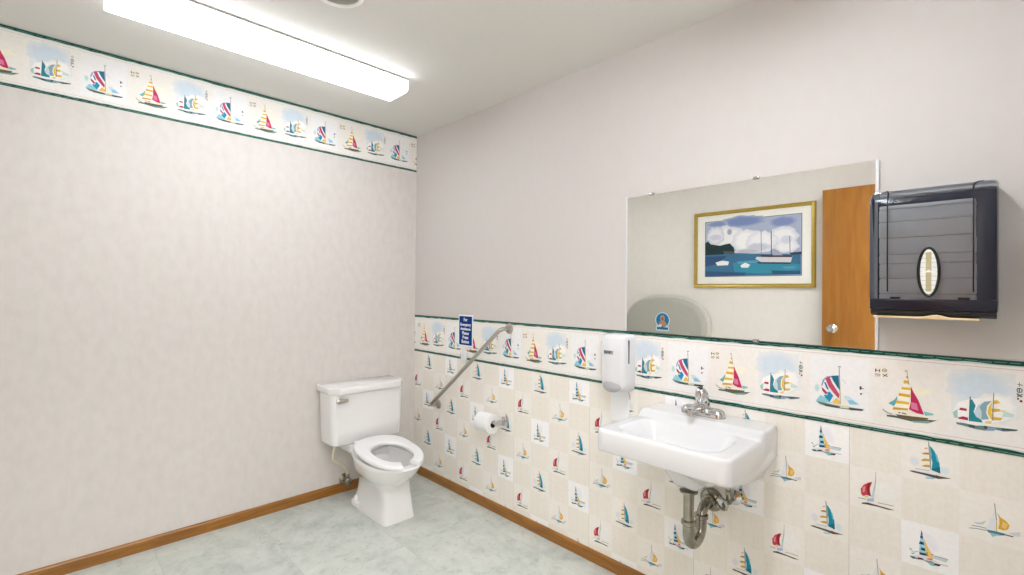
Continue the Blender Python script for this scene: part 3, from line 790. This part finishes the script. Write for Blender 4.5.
hdl = hd.build('lever_handle', M_CHROME, fauc)
MB().lathe([(.0, .0585), (.0105, .0585), (.0105, .061), (0, .061)], (FXc, FYc, FZ+.050), (-.10, -.28, 1), 18).build('index_button', M_BLACK, hdl)
# trap under the sink
TX = 2.147; ty = -.205
tp = MB(); tp.lathe([(.032, 0), (.032, .006), (.019, .008)], (TX, ty, .566)); tp.tube([(TX, ty, .572), (TX, ty, .42)], .0185, 20)
trap = tp.build('drain_pipe', M_OLDCH, sink)
u = MB(); cy = ty+.052; arc = [(TX, ty, .455)]+[(TX, cy-.052*math.cos(a), .416-.052*math.sin(a)) for a in [PI*k/14 for k in range(15)]]+[(TX, cy+.052, .450)]
u.tube(arc, .0205, 20); u.build('trap_bend', M_OLDCH, trap)
e = MB(); cz = .415; arc = [(TX, cy+.052, .432)]+[(TX, cy+.052+.048*(1-math.cos(a)), .432+.048*math.sin(a)) for a in [PI/2*k/8 for k in range(9)]]+[(TX, -.004, .480)]
e.tube(arc, .0185, 20); e.build('wall_elbow', M_OLDCH, trap)
for (x, y, z, ax) in ((TX, ty, .446, (0, 0, 1)), (TX, cy+.052, .436, (0, 0, 1))):
    MB().lathe([(.0235, 0), (.0265, .003), (.0265, .015), (.0235, .018)], (x, y, z), ax, 10).build('slip_nut', M_OLDCH, trap)
MB().lathe([(.046, 0), (.045, .006), (.034, .018), (.020, .024)], (TX, -.004, .480), (0, -1, 0), 28).build('escutcheon', M_OLDCH, trap)
MB().lathe([(.026, 0), (.028, .003), (.028, .018), (.024, .022)], (TX, -.022, .480), (0, -1, 0), 10).build('slip_nut', M_OLDCH, trap)
MB().tube([(TX, ty+.012, .556), (TX+.004, ty+.05, .553), (TX+.01, ty+.075, .566), (TX+.012, ty+.08, .60)], .004, 8).build('popup_rod', M_OLDCH, trap)
# sink shut-off valves
for k, (x, lab) in enumerate(((2.232, 'chrome shut-off valve under the sink right of the drain pipe'), (2.058, 'chrome shut-off valve under the sink hidden left of the drain pipe'))):
    if k: continue
    vt = thing('sink_stop_valve', lab, 'stop valve', (x, -.004, .52))
    v = MB(); v.lathe([(.030, 0), (.029, .004), (.012, .010), (.010, .03)], (x, -.004, .515), (0, -1, 0), 24); v.build('escutcheon', M_CHROME, vt)
    v = MB(); v.tube([(x, -.03, .515), (x, -.07, .515)], .011); v.tube([(x, -.055, .505), (x, -.055, .55)], .010); v.lathe([(.0135, 0), (.0135, .016)], (x, -.055, .538), (0, 0, 1), 6); v.build('valve_body', M_OLDCH, vt)
    v = MB(); v.lathe([(.008, 0), (.022, .004), (.026, .013), (.023, .020), (.006, .025)], (x-.008, -.072, .510), (-.35, -1, -.2), 8); v.build('handle', M_CHROME, vt)
    v = MB(); v.tube([(x, -.055, .548), (x-.002, -.055, .60), (x-.01, -.056, .66)], .005, 8); v.build('riser', M_OLDCH, vt)

# ------------------------------------------------------------------ mirror
mx0, mx1, mz0, mz1 = 1.757, 2.664, 1.119, 1.722
mir = thing('wall_mirror', 'large frameless rectangular mirror above the sink reflecting a door and picture', 'mirror', ((mx0+mx1)/2, 0, mz0))
MB().box(mx0, mx1, -.010, -.0045, mz0, mz1, bev=.0008, seg=1).build('glass', M_MIRROR, mir)
for nm, xa, xb in (('edge_strip', mx0-.006, mx0), ('edge_strip', mx1, mx1+.008)):
    MB().box(xa, xb, -.011, -.001, mz0, mz1, bev=.001, seg=1).build(nm, M_WHITEP, mir)
for x, z in ((1.878, mz1), (2.306, mz1), (2.309, mz0)):
    s = 1 if z == mz1 else -1
    MB().box(x-.011, x+.011, -.0135, -.0008, z-.005 if s > 0 else z-.007, z+.007 if s > 0 else z+.005, bev=.002).build('mirror_clip', M_CHROME, mir)

# ------------------------------------------------------------------ paper towel dispenser
dx0, dx1, dz0, dz1, dd = 2.665, 2.9385, 1.252, 1.606, .122
dis = thing('paper_towel_dispenser', 'dark smoked-plastic paper towel dispenser on the wall right of the mirror', 'paper towel dispenser', ((dx0+dx1)/2, 0, dz0))
MB().box(dx0+.004, dx1-.004, -.012, -.002, dz0-.012, dz1-.012, bev=.003).build('back_plate', M_BAND, dis)
def cover_prof(k):                   # outline from the wall over the top and down the front (y, z)
    r = .050; pts = [(-.004, dz1), (-(dd-r), dz1)]
    pts += [(-(dd-r)-r*math.sin(a), dz1-r+r*math.cos(a)) for a in [PI/2*i/10 for i in range(1, 11)]]
    pts += [(-dd, dz1-.12), (-dd+.001, dz1-.22), (-dd+.004, dz0)]
    return pts
pr = cover_prof(0); c = MB()
N_ = len(pr); xs = [dx0, dx0+.004, dx0+.012]+[dx0+.012+(dx1-dx0-.024)*k/6 for k in range(1, 6)]+[dx1-.012, dx1-.004, dx1]
inset = [.007, .002, 0]+[0]*5+[0, .002, .007]
grid = []
for x, i_ in zip(xs, inset):
    cy_, cz_ = -.03, dz0
    row = []
    for (y, z) in pr:
        row.append(c.bm.verts.new((x, y+i_ if y < -.02 else y, z-i_ if z > dz0+.06 else z)))
    grid.append(row)
for a in range(len(grid)-1):
    for k in range(N_-1): c.bm.faces.new((grid[a][k], grid[a][k+1], grid[a+1][k+1], grid[a+1][k]))
for row in (grid[0], grid[-1]):
    wb = c.bm.verts.new((row[0].co.x, -.004, dz0)); c.bm.faces.new(row+[wb])
cover = c.build('cover', M_SMOKE, dis, sharp=50)
# grooves over the cover, bottom band, window
for x in (dx0+.044, dx1-.047):
    g_ = MB(); path = [(p[0]-.0005, p[1]+.0005) for p in pr[1:-1]]+[(-dd+.0025, dz0+.052)]
    rings = []
    for k, (y, z) in enumerate(path):
        xx = x+((.018 if x > 2.8 else -.010)*max(0, 1-k/5)**1.5)
        rings.append([(xx-.0017, y-.0006, z+.0006), (xx+.0017, y-.0006, z+.0006), (xx+.0017, y+.001, z-.001), (xx-.0017, y+.001, z-.001)])
    g_.loft(rings); g_.build('groove', M_GASKET, cover)
MB().box(dx0+.002, dx1-.002, -dd+.0025, -dd+.012, dz0-.002, dz0+.030, bev=.003).build('lower_band', M_BAND, dis)
for x in (dx0+.062, dx1-.066):
    MB().box(x-.012, x+.012, -dd+.004, -dd+.010, dz0+.028, dz0+.036, bev=.0015).build('latch', M_BLACK, dis)
wx, wz = 2.801, 1.359
rg = MB(); rings = []
for k in range(40):
    a = 2*PI*k/40; ca, sa = math.cos(a), math.sin(a)
    rings.append([(wx+(.0255+o)*ca, y, wz+(.071+o*1.1)*sa) for o, y in ((0, -dd+.006), (0, -dd-.003), (-.003, -dd-.004), (-.007, -dd-.002), (-.007, -dd+.006))])
rings.append(rings[0]); rg.loft(rings, False, False); rg.build('window_ring', M_BLACK, cover)
wn = MB(); wn.loft([[(wx+.0195*math.cos(2*PI*k/40), y, wz+.0645*math.sin(2*PI*k/40)) for k in range(40)] for y in (-dd+.0045, -dd-.0012)])
win = wn.build('window', M_TOWEL, cover)
lg = Print(lambda a, b_, h: (wx+a, -dd-.0016-h, wz+b_), -1, 1)
W_ = (.98, .98, .98)
lg.poly([(-.015, -.0015), (.015, -.0015), (.015, .0008), (-.015, .0008)], W_, 1); lg.poly([(-.0055, .0008), (.0055, .0008), (.0025, .0055), (.0008, .0045), (-.0008, .0068), (-.0028, .0040)], W_, 1)
for k in range(9):                   # edges of the folded towels seen through the window
    z_ = -.05+.0125*k; hw_ = .0185*math.sqrt(max(0, 1-(z_/.0645)**2))
    lg.poly([(-hw_, z_), (hw_, z_), (hw_, z_+.0009), (-hw_, z_+.0009)], (.70, .67, .60), 0)
lg.poly([(-.006, -.055), (.006, -.055), (.006, .055), (-.006, .055)], (.74, .70, .55), -1)
lg.build('emblem', M_ART, win)
ch = MB(); ch.prism([(-.012, dz0-.016), (-.10, dz0-.020), (-.114, dz0-.012), (-.117, dz0-.003), (-.012, dz0-.004)], 'x', dx0+.003, dx1-.003, bev=.0015)
ch.build('chute', M_BLACK, dis)
# the stack of towels inside
stk_ = thing('paper_towel_stack', 'stack of folded towels inside the smoked dispenser, lowest towel poking out below', 'paper towels', ((dx0+dx1)/2, -.06, dz0))
sk = MB(); r = random.Random(5)
z_ = dz0+.004
while z_ < dz1-.055:
    h = r.uniform(.026, .05); o = r.uniform(-.001, .001)
    h = min(h, dz1-.048-z_)
    sk.box(dx0+.022+o, dx1-.044+o, -.107+o, -.02, z_, z_+h-.0006, bev=.003, seg=2); z_ += h
sk.build('folded_towels', M_TOWEL, stk_)
tg = MB(); rings = []
for k in range(25):
    x = dx0+.012+(dx1-dx0-.048)*k/24; t_ = k/24; bump = .008*math.exp(-((t_-.62)/.09)**2)
    z_ = dz0-.0245
    rings.append([(x, -.1205, z_+.004+bump), (x, -.1225, z_+.002+bump), (x, -.1225, z_-.001), (x, -.060, z_-.001), (x, -.060, z_+.001), (x, -.1195, z_+.002)])
tg.loft(rings); tg.build('protruding_towel', M_KRAFT, stk_, props={'label': 'tan towel edge sticking out of the slot'})

# ------------------------------------------------------------------ soap dispenser
sx0, sx1, sz0, sz1, sdp = 1.674, 1.800, .852, 1.104, .108
soap = thing('soap_dispenser', 'white push soap dispenser on the wall left of the sink', 'soap dispenser', ((sx0+sx1)/2, 0, sz0))
b = MB(); rings = []
for z, d, i_ in ((sz0, .078, .010), (sz0+.006, .090, .005), (sz0+.02, .099, .002), (sz0+.05, .104, .0005), (sz0+.10, sdp, 0), (sz0+.17, sdp, 0), (sz1-.02, sdp-.004, .001), (sz1-.006, sdp-.012, .005), (sz1, sdp-.026, .012)):
    w2 = (sx1-sx0)/2-i_; cx_ = (sx0+sx1)/2
    ring = [(cx_-w2, -.0042, z), (cx_-w2, -(d*.72), z)]
    for q in range(1, 8): ring.append((cx_-w2+w2*.32*(1-math.cos(PI/2*q/8)), -(d*.72)-d*.22*math.sin(PI/2*q/8), z))
    for q in range(0, 9):
        s_ = -1+2*q/8; ring.append((cx_+s_*w2*.62, -d*(.94+.06*(1-s_*s_)), z))
    for q in range(7, 0, -1): ring.append((cx_+w2-w2*.32*(1-math.cos(PI/2*q/8)), -(d*.72)-d*.22*math.sin(PI/2*q/8), z))
    ring += [(cx_+w2, -(d*.72), z), (cx_+w2, -.0042, z)]
    rings.append(ring)
b.loft(rings); sb = b.build('body', M_WHITEP, soap, sharp=50)
pl = MB(); rings = []
cxp, czp = (sx0+sx1)/2-.004, sz0+.026      # grey half-oval push lever low on the front
for f_, dy in ((1., .0), (1., .0035), (.94, .0055), (.5, .006), (.02, .006)):
    ring = []
    for k in range(36):
        a = 2*PI*k/36; x = cxp+.050*f_*math.cos(a); z = czp+(.018 if math.sin(a) > 0 else .030)*f_*math.sin(a)
        s_ = (x-(sx0+sx1)/2)/((sx1-sx0)/2)
        d_ = .104-.034*s_**4-.008*s_*s_-max(0, (sz0+.02-z))*.55
        ring.append((x, -(d_+dy), z))
    rings.append(ring)
pl.loft(rings); pl.build('push_lever', M_GREYP, soap)
MB().prism([(p[0], p[1]) for p in rrect(-.058, 1.03, .0042, .052, .004)], 'x', sx1-.0022, sx1+.0008).build('level_window', M_DARKWIN, soap)
lb = MB(); lx, lz, lw, lh = (sx0+sx1)/2-.010, sz1-.078, .023, .0075
for (xa, xb, za, zb) in ((-lw, lw, lh-.0016, lh), (-lw, lw, -lh, -lh+.0016), (-lw, -lw+.002, -lh, lh), (lw-.002, lw, -lh, lh)):
    lb.box(lx+xa, lx+xb, -sdp-.0008, -sdp+.004, lz+za, lz+zb)
lab = lb.build('label', M_FRAMEGREY, soap)
def text_mesh(name, s, size, mx, m, parent, bold=.0, props=None):
    cu = bpy.data.curves.new(name, 'FONT'); cu.body = s; cu.size = size; cu.align_x = 'CENTER'; cu.align_y = 'CENTER'; cu.extrude = .0004; cu.offset = bold
    o = bpy.data.objects.new('tmp', cu); COL.objects.link(o)
    dg = bpy.context.evaluated_depsgraph_get()
    me = bpy.data.meshes.new_from_object(o.evaluated_get(dg)); bpy.data.objects.remove(o); bpy.data.curves.remove(cu)
    off = wpos(parent); me.transform(Matrix.Translation(-off) @ mx); me.materials.clear(); me.materials.append(m); me.name = name
    o = bpy.data.objects.new(name, me); COL.objects.link(o); o.parent = parent
    return o
FACE_R = Matrix(((1, 0, 0, 0), (0, 0, -1, 0), (0, 1, 0, 0), (0, 0, 0, 1)))       # text facing -y (into the room from the right wall)
text_mesh('lettering', 'GOJO', .0125, Matrix.Translation((lx, -sdp-.0008, lz)) @ FACE_R @ Matrix.Diagonal((1.15, 1, 1, 1)), M_INK, lab, .0003)
# splash guard strip on the wall under the dispenser
gd = MB(); gd.prism([(1.672, .70), (1.772, .70), (1.772, .90), (1.672, .90)], 'y', -.0062, -.0002, bev=.001, seg=1)
tag(gd.build('splash_guard', M_WHITE, None, origin=(1.722, -.0042, .70)), 'pale plain wall plate below the white soap dispenser', 'wall plate')
tb = MB(); tb.tube([(1.775, -.045, .880), (1.779, -.044, .868), (1.788, -.042, .855), (1.796, -.042, .838), (1.797, -.042, .818)], .0022, 8); tb.build('spout_tube', M_GREYP, soap)

# ------------------------------------------------------------------ grab bar
gb = thing('grab_bar', 'steel grab bar slanting down the wall toward the toilet', 'grab bar', (.64, 0, .53))
pa, pb = Vector((.984, -.005, 1.080)), Vector((.302, -.005, .530))
off = Vector((0, -.066, 0)); d = (pb-pa).normalized()
pts = [pa, pa+off*.55]+[pa+off*.55+(off*.45)*math.sin(a)+d*.028*(1-math.cos(a)) for a in [PI/2*k/6 for k in range(1, 7)]]
q2 = [pb, pb+off*.55]+[pb+off*.55+(off*.45)*math.sin(a)-d*.028*(1-math.cos(a)) for a in [PI/2*k/6 for k in range(1, 7)]]
MB().tube(pts+q2[::-1], .0118, 18).build('bar', M_BRUSH, gb, sharp=50)
for p in (pa, pb):
    fl = MB().lathe([(.031, 0), (.031, .003), (.027, .008), (.015, .012)], (p.x, -.0042, p.z), (0, -1, 0), 28).build('flange', M_BRUSH, gb)
    for a in (.5, 2.6, 4.7): MB().lathe([(.004, 0), (.004, .004), (.002, .005)], (p.x+.023*math.cos(a), -.0095, p.z+.023*math.sin(a)), (0, -1, 0), 8).build('screw', M_CHROME, fl)

# ------------------------------------------------------------------ toilet paper
hz = .545; hy = -.072
th = thing('toilet_paper_holder', 'chrome toilet paper holder on the sailboat wall above the baseboard', 'toilet paper holder', (.86, 0, hz))
for x in (.790, .958):
    arm = MB(); arm.box(x-.024 if x > .9 else x-.012, x+.024 if x > .9 else x+.012, -.012, -.0042, hz-.026, hz+.026, bev=.003)
    arm.prism([(-.010, hz-.016), (-.010, hz+.018), (-.06, hz+.014), (-.085, hz+.006), (-.088, hz-.006), (-.075, hz-.014)], 'x', x-.005, x+.005, bev=.002); arm.build('bracket', M_CHROME, th)
MB().tube([(.790, hy, hz), (.958, hy, hz)], .008, 14).build('spindle', M_GREYP, th)
tr = thing('toilet_paper_roll', 'white toilet paper roll on the chrome holder beside the toilet', 'toilet paper roll', (.868, hy, hz-.056))
rl = MB(); x0_, x1_ = .818, .930; R0, R1 = .0205, .056
rings = [[(x, hy+rr*math.cos(2*PI*k/40), hz-.010+rr*math.sin(2*PI*k/40)) for k in range(40)] for x, rr in ((x0_, R0), (x0_, R1-.003), (x0_+.003, R1), (x1_-.003, R1), (x1_, R1-.003), (x1_, R0))]
rl.loft(rings, False, False); rl.build('paper', M_PAPER, tr)
rings = [[(x, hy+rr*math.cos(2*PI*k/40), hz-.010+rr*math.sin(2*PI*k/40)) for k in range(40)] for x, rr in ((x0_+.001, R0), (x1_-.0005, R0), (x1_-.0005, R0-.0015), (x0_+.001, R0-.0015))]
rings.append(rings[0]); MB().loft(rings, False, False).build('core', M_CARD, tr)

# ------------------------------------------------------------------ emergency sign and call button
sg = thing('emergency_sign', 'small blue sign with white lettering on the wall above the grab bar', 'sign', (.590, 0, .943))
bd = MB().box(.5185, .6625, -.0075, -.0043, .942, 1.141, bev=.001, seg=1).build('board', M_WHITE, sg)
MB().box(.5275, .6535, -.0086, -.0072, .951, 1.132).build('blue_panel', M_BLUE, sg)
for k, (s_, z_) in enumerate((('For', 1.110), ('Emergency', 1.079), ('Assistance', 1.052), ('Please', 1.025), ('Press', .9985), ('Button', .972))):
    text_mesh('lettering', s_, (.0235 if len(s_) > 7 else .027), Matrix.Translation((.5905, -.0089, z_)) @ FACE_R @ Matrix.Diagonal((1.0, 1.05, 1, 1)), M_WHITE, sg, .0005)
cb = thing('call_button', 'small white call button box below the blue sign', 'call button', (.585, 0, .875))
MB().box(.562, .608, -.024, -.0044, .842, .908, bev=.004).build('housing', M_WHITEP, cb)
MB().box(.552, .563, -.018, -.0046, .872, .896, bev=.003).build('button', M_BLACK, cb)

# ------------------------------------------------------------------ ceiling light and round ceiling fixture
M_LENS = emit_mat('lit acrylic lens', LCOL, LENS); M_FILL_LENS = emit_mat('added fill lens', LCOL, FILL_LENS)
M_CAP = emit_mat('glowing end cap', LCOL, LENS*.12)
def ceiling_light(lx0, lx1, ly0, ly1, label, lens):
    cl = thing('ceiling_light', label, 'ceiling light', ((lx0+lx1)/2, (ly0+ly1)/2, RZ))
    MB().box(lx0+.03, lx1-.03, ly0+.01, ly1-.01, 2.386, RZ-.0005, bev=.003).build('housing', M_ENAMEL, cl)
    MB().box(lx0+.001, lx1-.001, ly0+.001, ly1-.001, 2.3868, 2.391).build('pan_lip', M_ENAMEL, cl)
    ln = MB(); ln.prism([(lx0, 2.386), (lx0, 2.350), (lx0+.018, 2.331), (lx1-.018, 2.331), (lx1, 2.345), (lx1, 2.386)], 'y', ly0+.004, ly1-.004, bev=.002); ln.build('diffuser', lens, cl)
    for y0_, y1_ in ((ly0-.002, ly0+.0035), (ly1-.0035, ly1+.002)):
        MB().prism([(lx0-.001, 2.387), (lx0-.001, 2.349), (lx0+.018, 2.330), (lx1-.018, 2.330), (lx1+.001, 2.344), (lx1+.001, 2.387)], 'y', y0_, y1_, bev=.001, seg=1).build('end_cap', M_CAP, cl)
    return cl
ceiling_light(.577, .780, -1.755, -.557, 'long lit fluorescent fixture with white lens on the ceiling above the toilet', M_LENS)
ceiling_light(2.30, 2.517, -1.762, -.552, 'added unseen fixture on the ceiling near the doorway, brightening the near wall', M_FILL_LENS)  # added fixture out of view, brightens the near right wall
vc = (1.221, -1.134)
rc = thing('recessed_ceiling_fixture', 'round grey ceiling fixture with a white trim ring at the top edge', 'ceiling fixture', (vc[0], vc[1], RZ))
MB().lathe([(.094, 0), (.094, -.004), (.088, -.009), (.080, -.008), (.077, -.001), (.077, 0)], (vc[0], vc[1], RZ), cap0=False, cap1=False, seg=48).build('trim_ring', M_ENAMEL, rc)
MB().lathe([(.078, -.0005), (.076, -.002), (.05, -.0025), (0, -.003)], (vc[0], vc[1], RZ), seg=48).build('lens', M_GREYLENS, rc)

# ------------------------------------------------------------------ things on the opposite wall (seen in the mirror)
pic = thing('framed_picture', 'gold-framed harbour painting with white mat, seen in the mirror', 'framed picture', (1.45, -RY, 1.343))
fx0, fx1, fz0, fz1 = .968, 1.938, 1.345, 2.018; fw = .030
def frame_ring(m_, name, x0, x1, z0, z1, w_, y0, y1, parent):
    f = MB()
    pr_ = ((0, y0), (0, y1*.75+y0*.25), (.25, y1), (.6, y1-(y1-y0)*.15), (.85, y1-(y1-y0)*.05), (1, y1-(y1-y0)*.35), (1, y0))
    rings = []
    for sx_, sz_ in ((x0, z0), (x1, z0), (x1, z1), (x0, z1)):
        dx_ = 1 if sx_ == x0 else -1; dz_ = 1 if sz_ == z0 else -1
        rings.append([(sx_+dx_*w_*t_, y_, sz_+dz_*w_*t_) for t_, y_ in pr_])
    rings.append(rings[0]); f.loft(rings, False, False)
    return f.build(name, m_, parent, sharp=25)
frame_ring(M_GOLD, 'frame', fx0, fx1, fz0, fz1, fw, -RY+.001, -RY+.028, pic)
MB().box(fx0+fw*.6, fx1-fw*.6, -RY+.002, -RY+.010, fz0+fw*.6, fz1-fw*.6).build('mat_board', M_MATB, pic)
MB().box(1.066, 1.842, -RY+.009, -RY+.0112, 1.438, 1.934).build('mat_bevel', M_INK, pic)
pp = Print(lambda a, b_, h: (a, -RY+.0114+h, b_), 1.070, 1.838)
for k, it in enumerate(ART['P']):
    if it[0] == 'b':
        pp.fan((1.45+it[2][0]*1e-4, 1.687+it[2][1]*1e-4), it[3]*1e-4, it[4]*1e-4, it[1], it[5], k, n=28, seed=k); continue
    pts = [(1.45+a*1e-4, min(1.930, max(1.442, 1.687+b_*1e-4))) for a, b_ in it[2]]
    if it[0] == 'p': pp.poly(pts, it[1], k)
    else: pp.line(pts, max(.003, it[3]*1e-4), it[1], k)
pp.build('painting', M_ART, pic)
# baby changing station
bx, bz, bhw, bhh = .700, .975, .428, .290
bs = thing('baby_changing_station', 'grey oval fold-down changing station with round sticker, seen in the mirror', 'changing station', (bx, -RY, bz-bhh))
def oval(s_, y, n=2.5, N=56): return [(bx+bhw*s_*sgnpow(math.cos(2*PI*k/N), 2/n), y, bz+bhh*(1-(1-s_)*1.25)*sgnpow(math.sin(2*PI*k/N), 2/n)) for k in range(N)]
MB().loft([oval(.985, -RY-.0004), oval(1., -RY+.008), oval(1., -RY+.05), oval(.985, -RY+.064), oval(.96, -RY+.068)]).build('shell', M_STATION, bs)
MB().loft([oval(.955, -RY+.066), oval(.93, -RY+.080), oval(.89, -RY+.096), oval(.85, -RY+.101)]).build('tray_door', M_STATION_F, bs)
sxc, szc = .702, 1.032
stk = Print(lambda a, b_, h: (sxc+a, -RY+.1016+h, szc+b_), -1, 1)
def disc(cx_, cz_, rx_, rz_, n=32): return [(cx_+rx_*math.cos(2*PI*k/n), cz_+rz_*math.sin(2*PI*k/n)) for k in range(n)]
stk.poly(disc(0, 0, .075, .075), (.80, .92, .95), 0); stk.poly(rrect(0, -.078, .066, .022, .012), (.80, .92, .95), 1)
stk.poly(disc(0, 0, .066, .066), (.10, .45, .68), 2)
stk.poly([(-.045, -.045), (-.03, -.02), (-.012, 0), (.012, 0), (.035, -.02), (.048, -.04), (.03, -.055), (-.02, -.060)], (.72, .55, .38), 3)
stk.poly(disc(0, .018, .023, .030), (.72, .60, .48), 4); stk.poly(disc(.0, .012, .012, .016), (.62, .34, .26), 5); stk.poly([(-.036, -.044), (-.008, -.040), (-.012, -.062), (-.03, -.060)], (.92, .92, .92), 6)
stk.poly(rrect(0, -.078, .058, .012, .005), (.16, .40, .62), 3)
stk.build('sticker', M_ART, bs)
# the open door leaf, flat along the opposite wall
dr = structure(thing('door_1', 'orange-brown wooden door standing open against the opposite wall, seen in the mirror', 'door', (2.46, -2.32, 0)))
MB().box(1.999, 2.915, -2.345, -2.300, .012, 2.075, bev=.002).build('leaf', M_DOOR, dr)
kn = MB(); kx, kz = 2.066, 1.04
kn.lathe([(.032, 0), (.032, .004), (.026, .009), (.012, .012), (.011, .030), (.020, .036), (.027, .046), (.027, .056), (.020, .064), (0, .067)], (kx, -2.300, kz), (0, 1, 0), 32); kn.build('door_knob', M_CHROME, dr)
MB().box(1.9975, 2.0005, -2.338, -2.307, kz-.03, kz+.03, bev=.001, seg=1).build('latch_plate', M_GOLD, dr)
for z_ in (.25, 1.05, 1.85): MB().tube([(2.925, -2.298, z_-.045), (2.925, -2.298, z_+.045)], .007, 12).build('hinge', M_BRUSH, dr)

# ------------------------------------------------------------------ light
wd = bpy.data.worlds.new('world'); bpy.context.scene.world = wd; wd.use_nodes = True
wd.node_tree.nodes['Background'].inputs['Color'].default_value = (.9, .92, .95, 1); wd.node_tree.nodes['Background'].inputs['Strength'].default_value = .3
def area(name, loc, rot, sx_, sy_, power, col):
    l = bpy.data.lights.new(name, 'AREA'); l.shape = 'RECTANGLE'; l.size = sx_; l.size_y = sy_; l.energy = power; l.color = col
    o = bpy.data.objects.new(name, l); COL.objects.link(o); o.location = loc; o.rotation_euler = rot; return o
area('corridor_fill', (RX+.65, -1.85, RZ-.03), (0, 0, 0), .6, 1.1, HALL_FILL, (1., .97, .93))  # added unseen area light, fill through the open doorway

# ------------------------------------------------------------------ camera
sc = bpy.context.scene
cam = bpy.data.cameras.new('camera'); co = bpy.data.objects.new('camera', cam); COL.objects.link(co)
yaw, pitch, roll, f = .77105, .00743, .00973, 476.7369
a = Vector((-math.cos(yaw)*math.cos(pitch), math.sin(yaw)*math.cos(pitch), math.sin(pitch)))
rv = Vector((math.sin(yaw), math.cos(yaw), 0)); up = rv.cross(a)
r2 = rv*math.cos(roll)+up*math.sin(roll); u2 = -rv*math.sin(roll)+up*math.cos(roll)
co.matrix_world = Matrix((( r2.x, u2.x, -a.x, 2.94576), (r2.y, u2.y, -a.y, -1.89232), (r2.z, u2.z, -a.z, 1.29373), (0, 0, 0, 1)))
cam.sensor_fit = 'HORIZONTAL'; cam.sensor_width = 36; cam.lens = f*36/1024; cam.clip_start = .01
sc.camera = co
sc.view_settings.view_transform = 'Standard'; sc.view_settings.look = 'None'; sc.view_settings.gamma = 1; sc.view_settings.use_curve_mapping = False
sc.view_settings.exposure = EXPO
sc.cycles.max_bounces = 14; sc.cycles.diffuse_bounces = 8; sc.cycles.transparent_max_bounces = 16
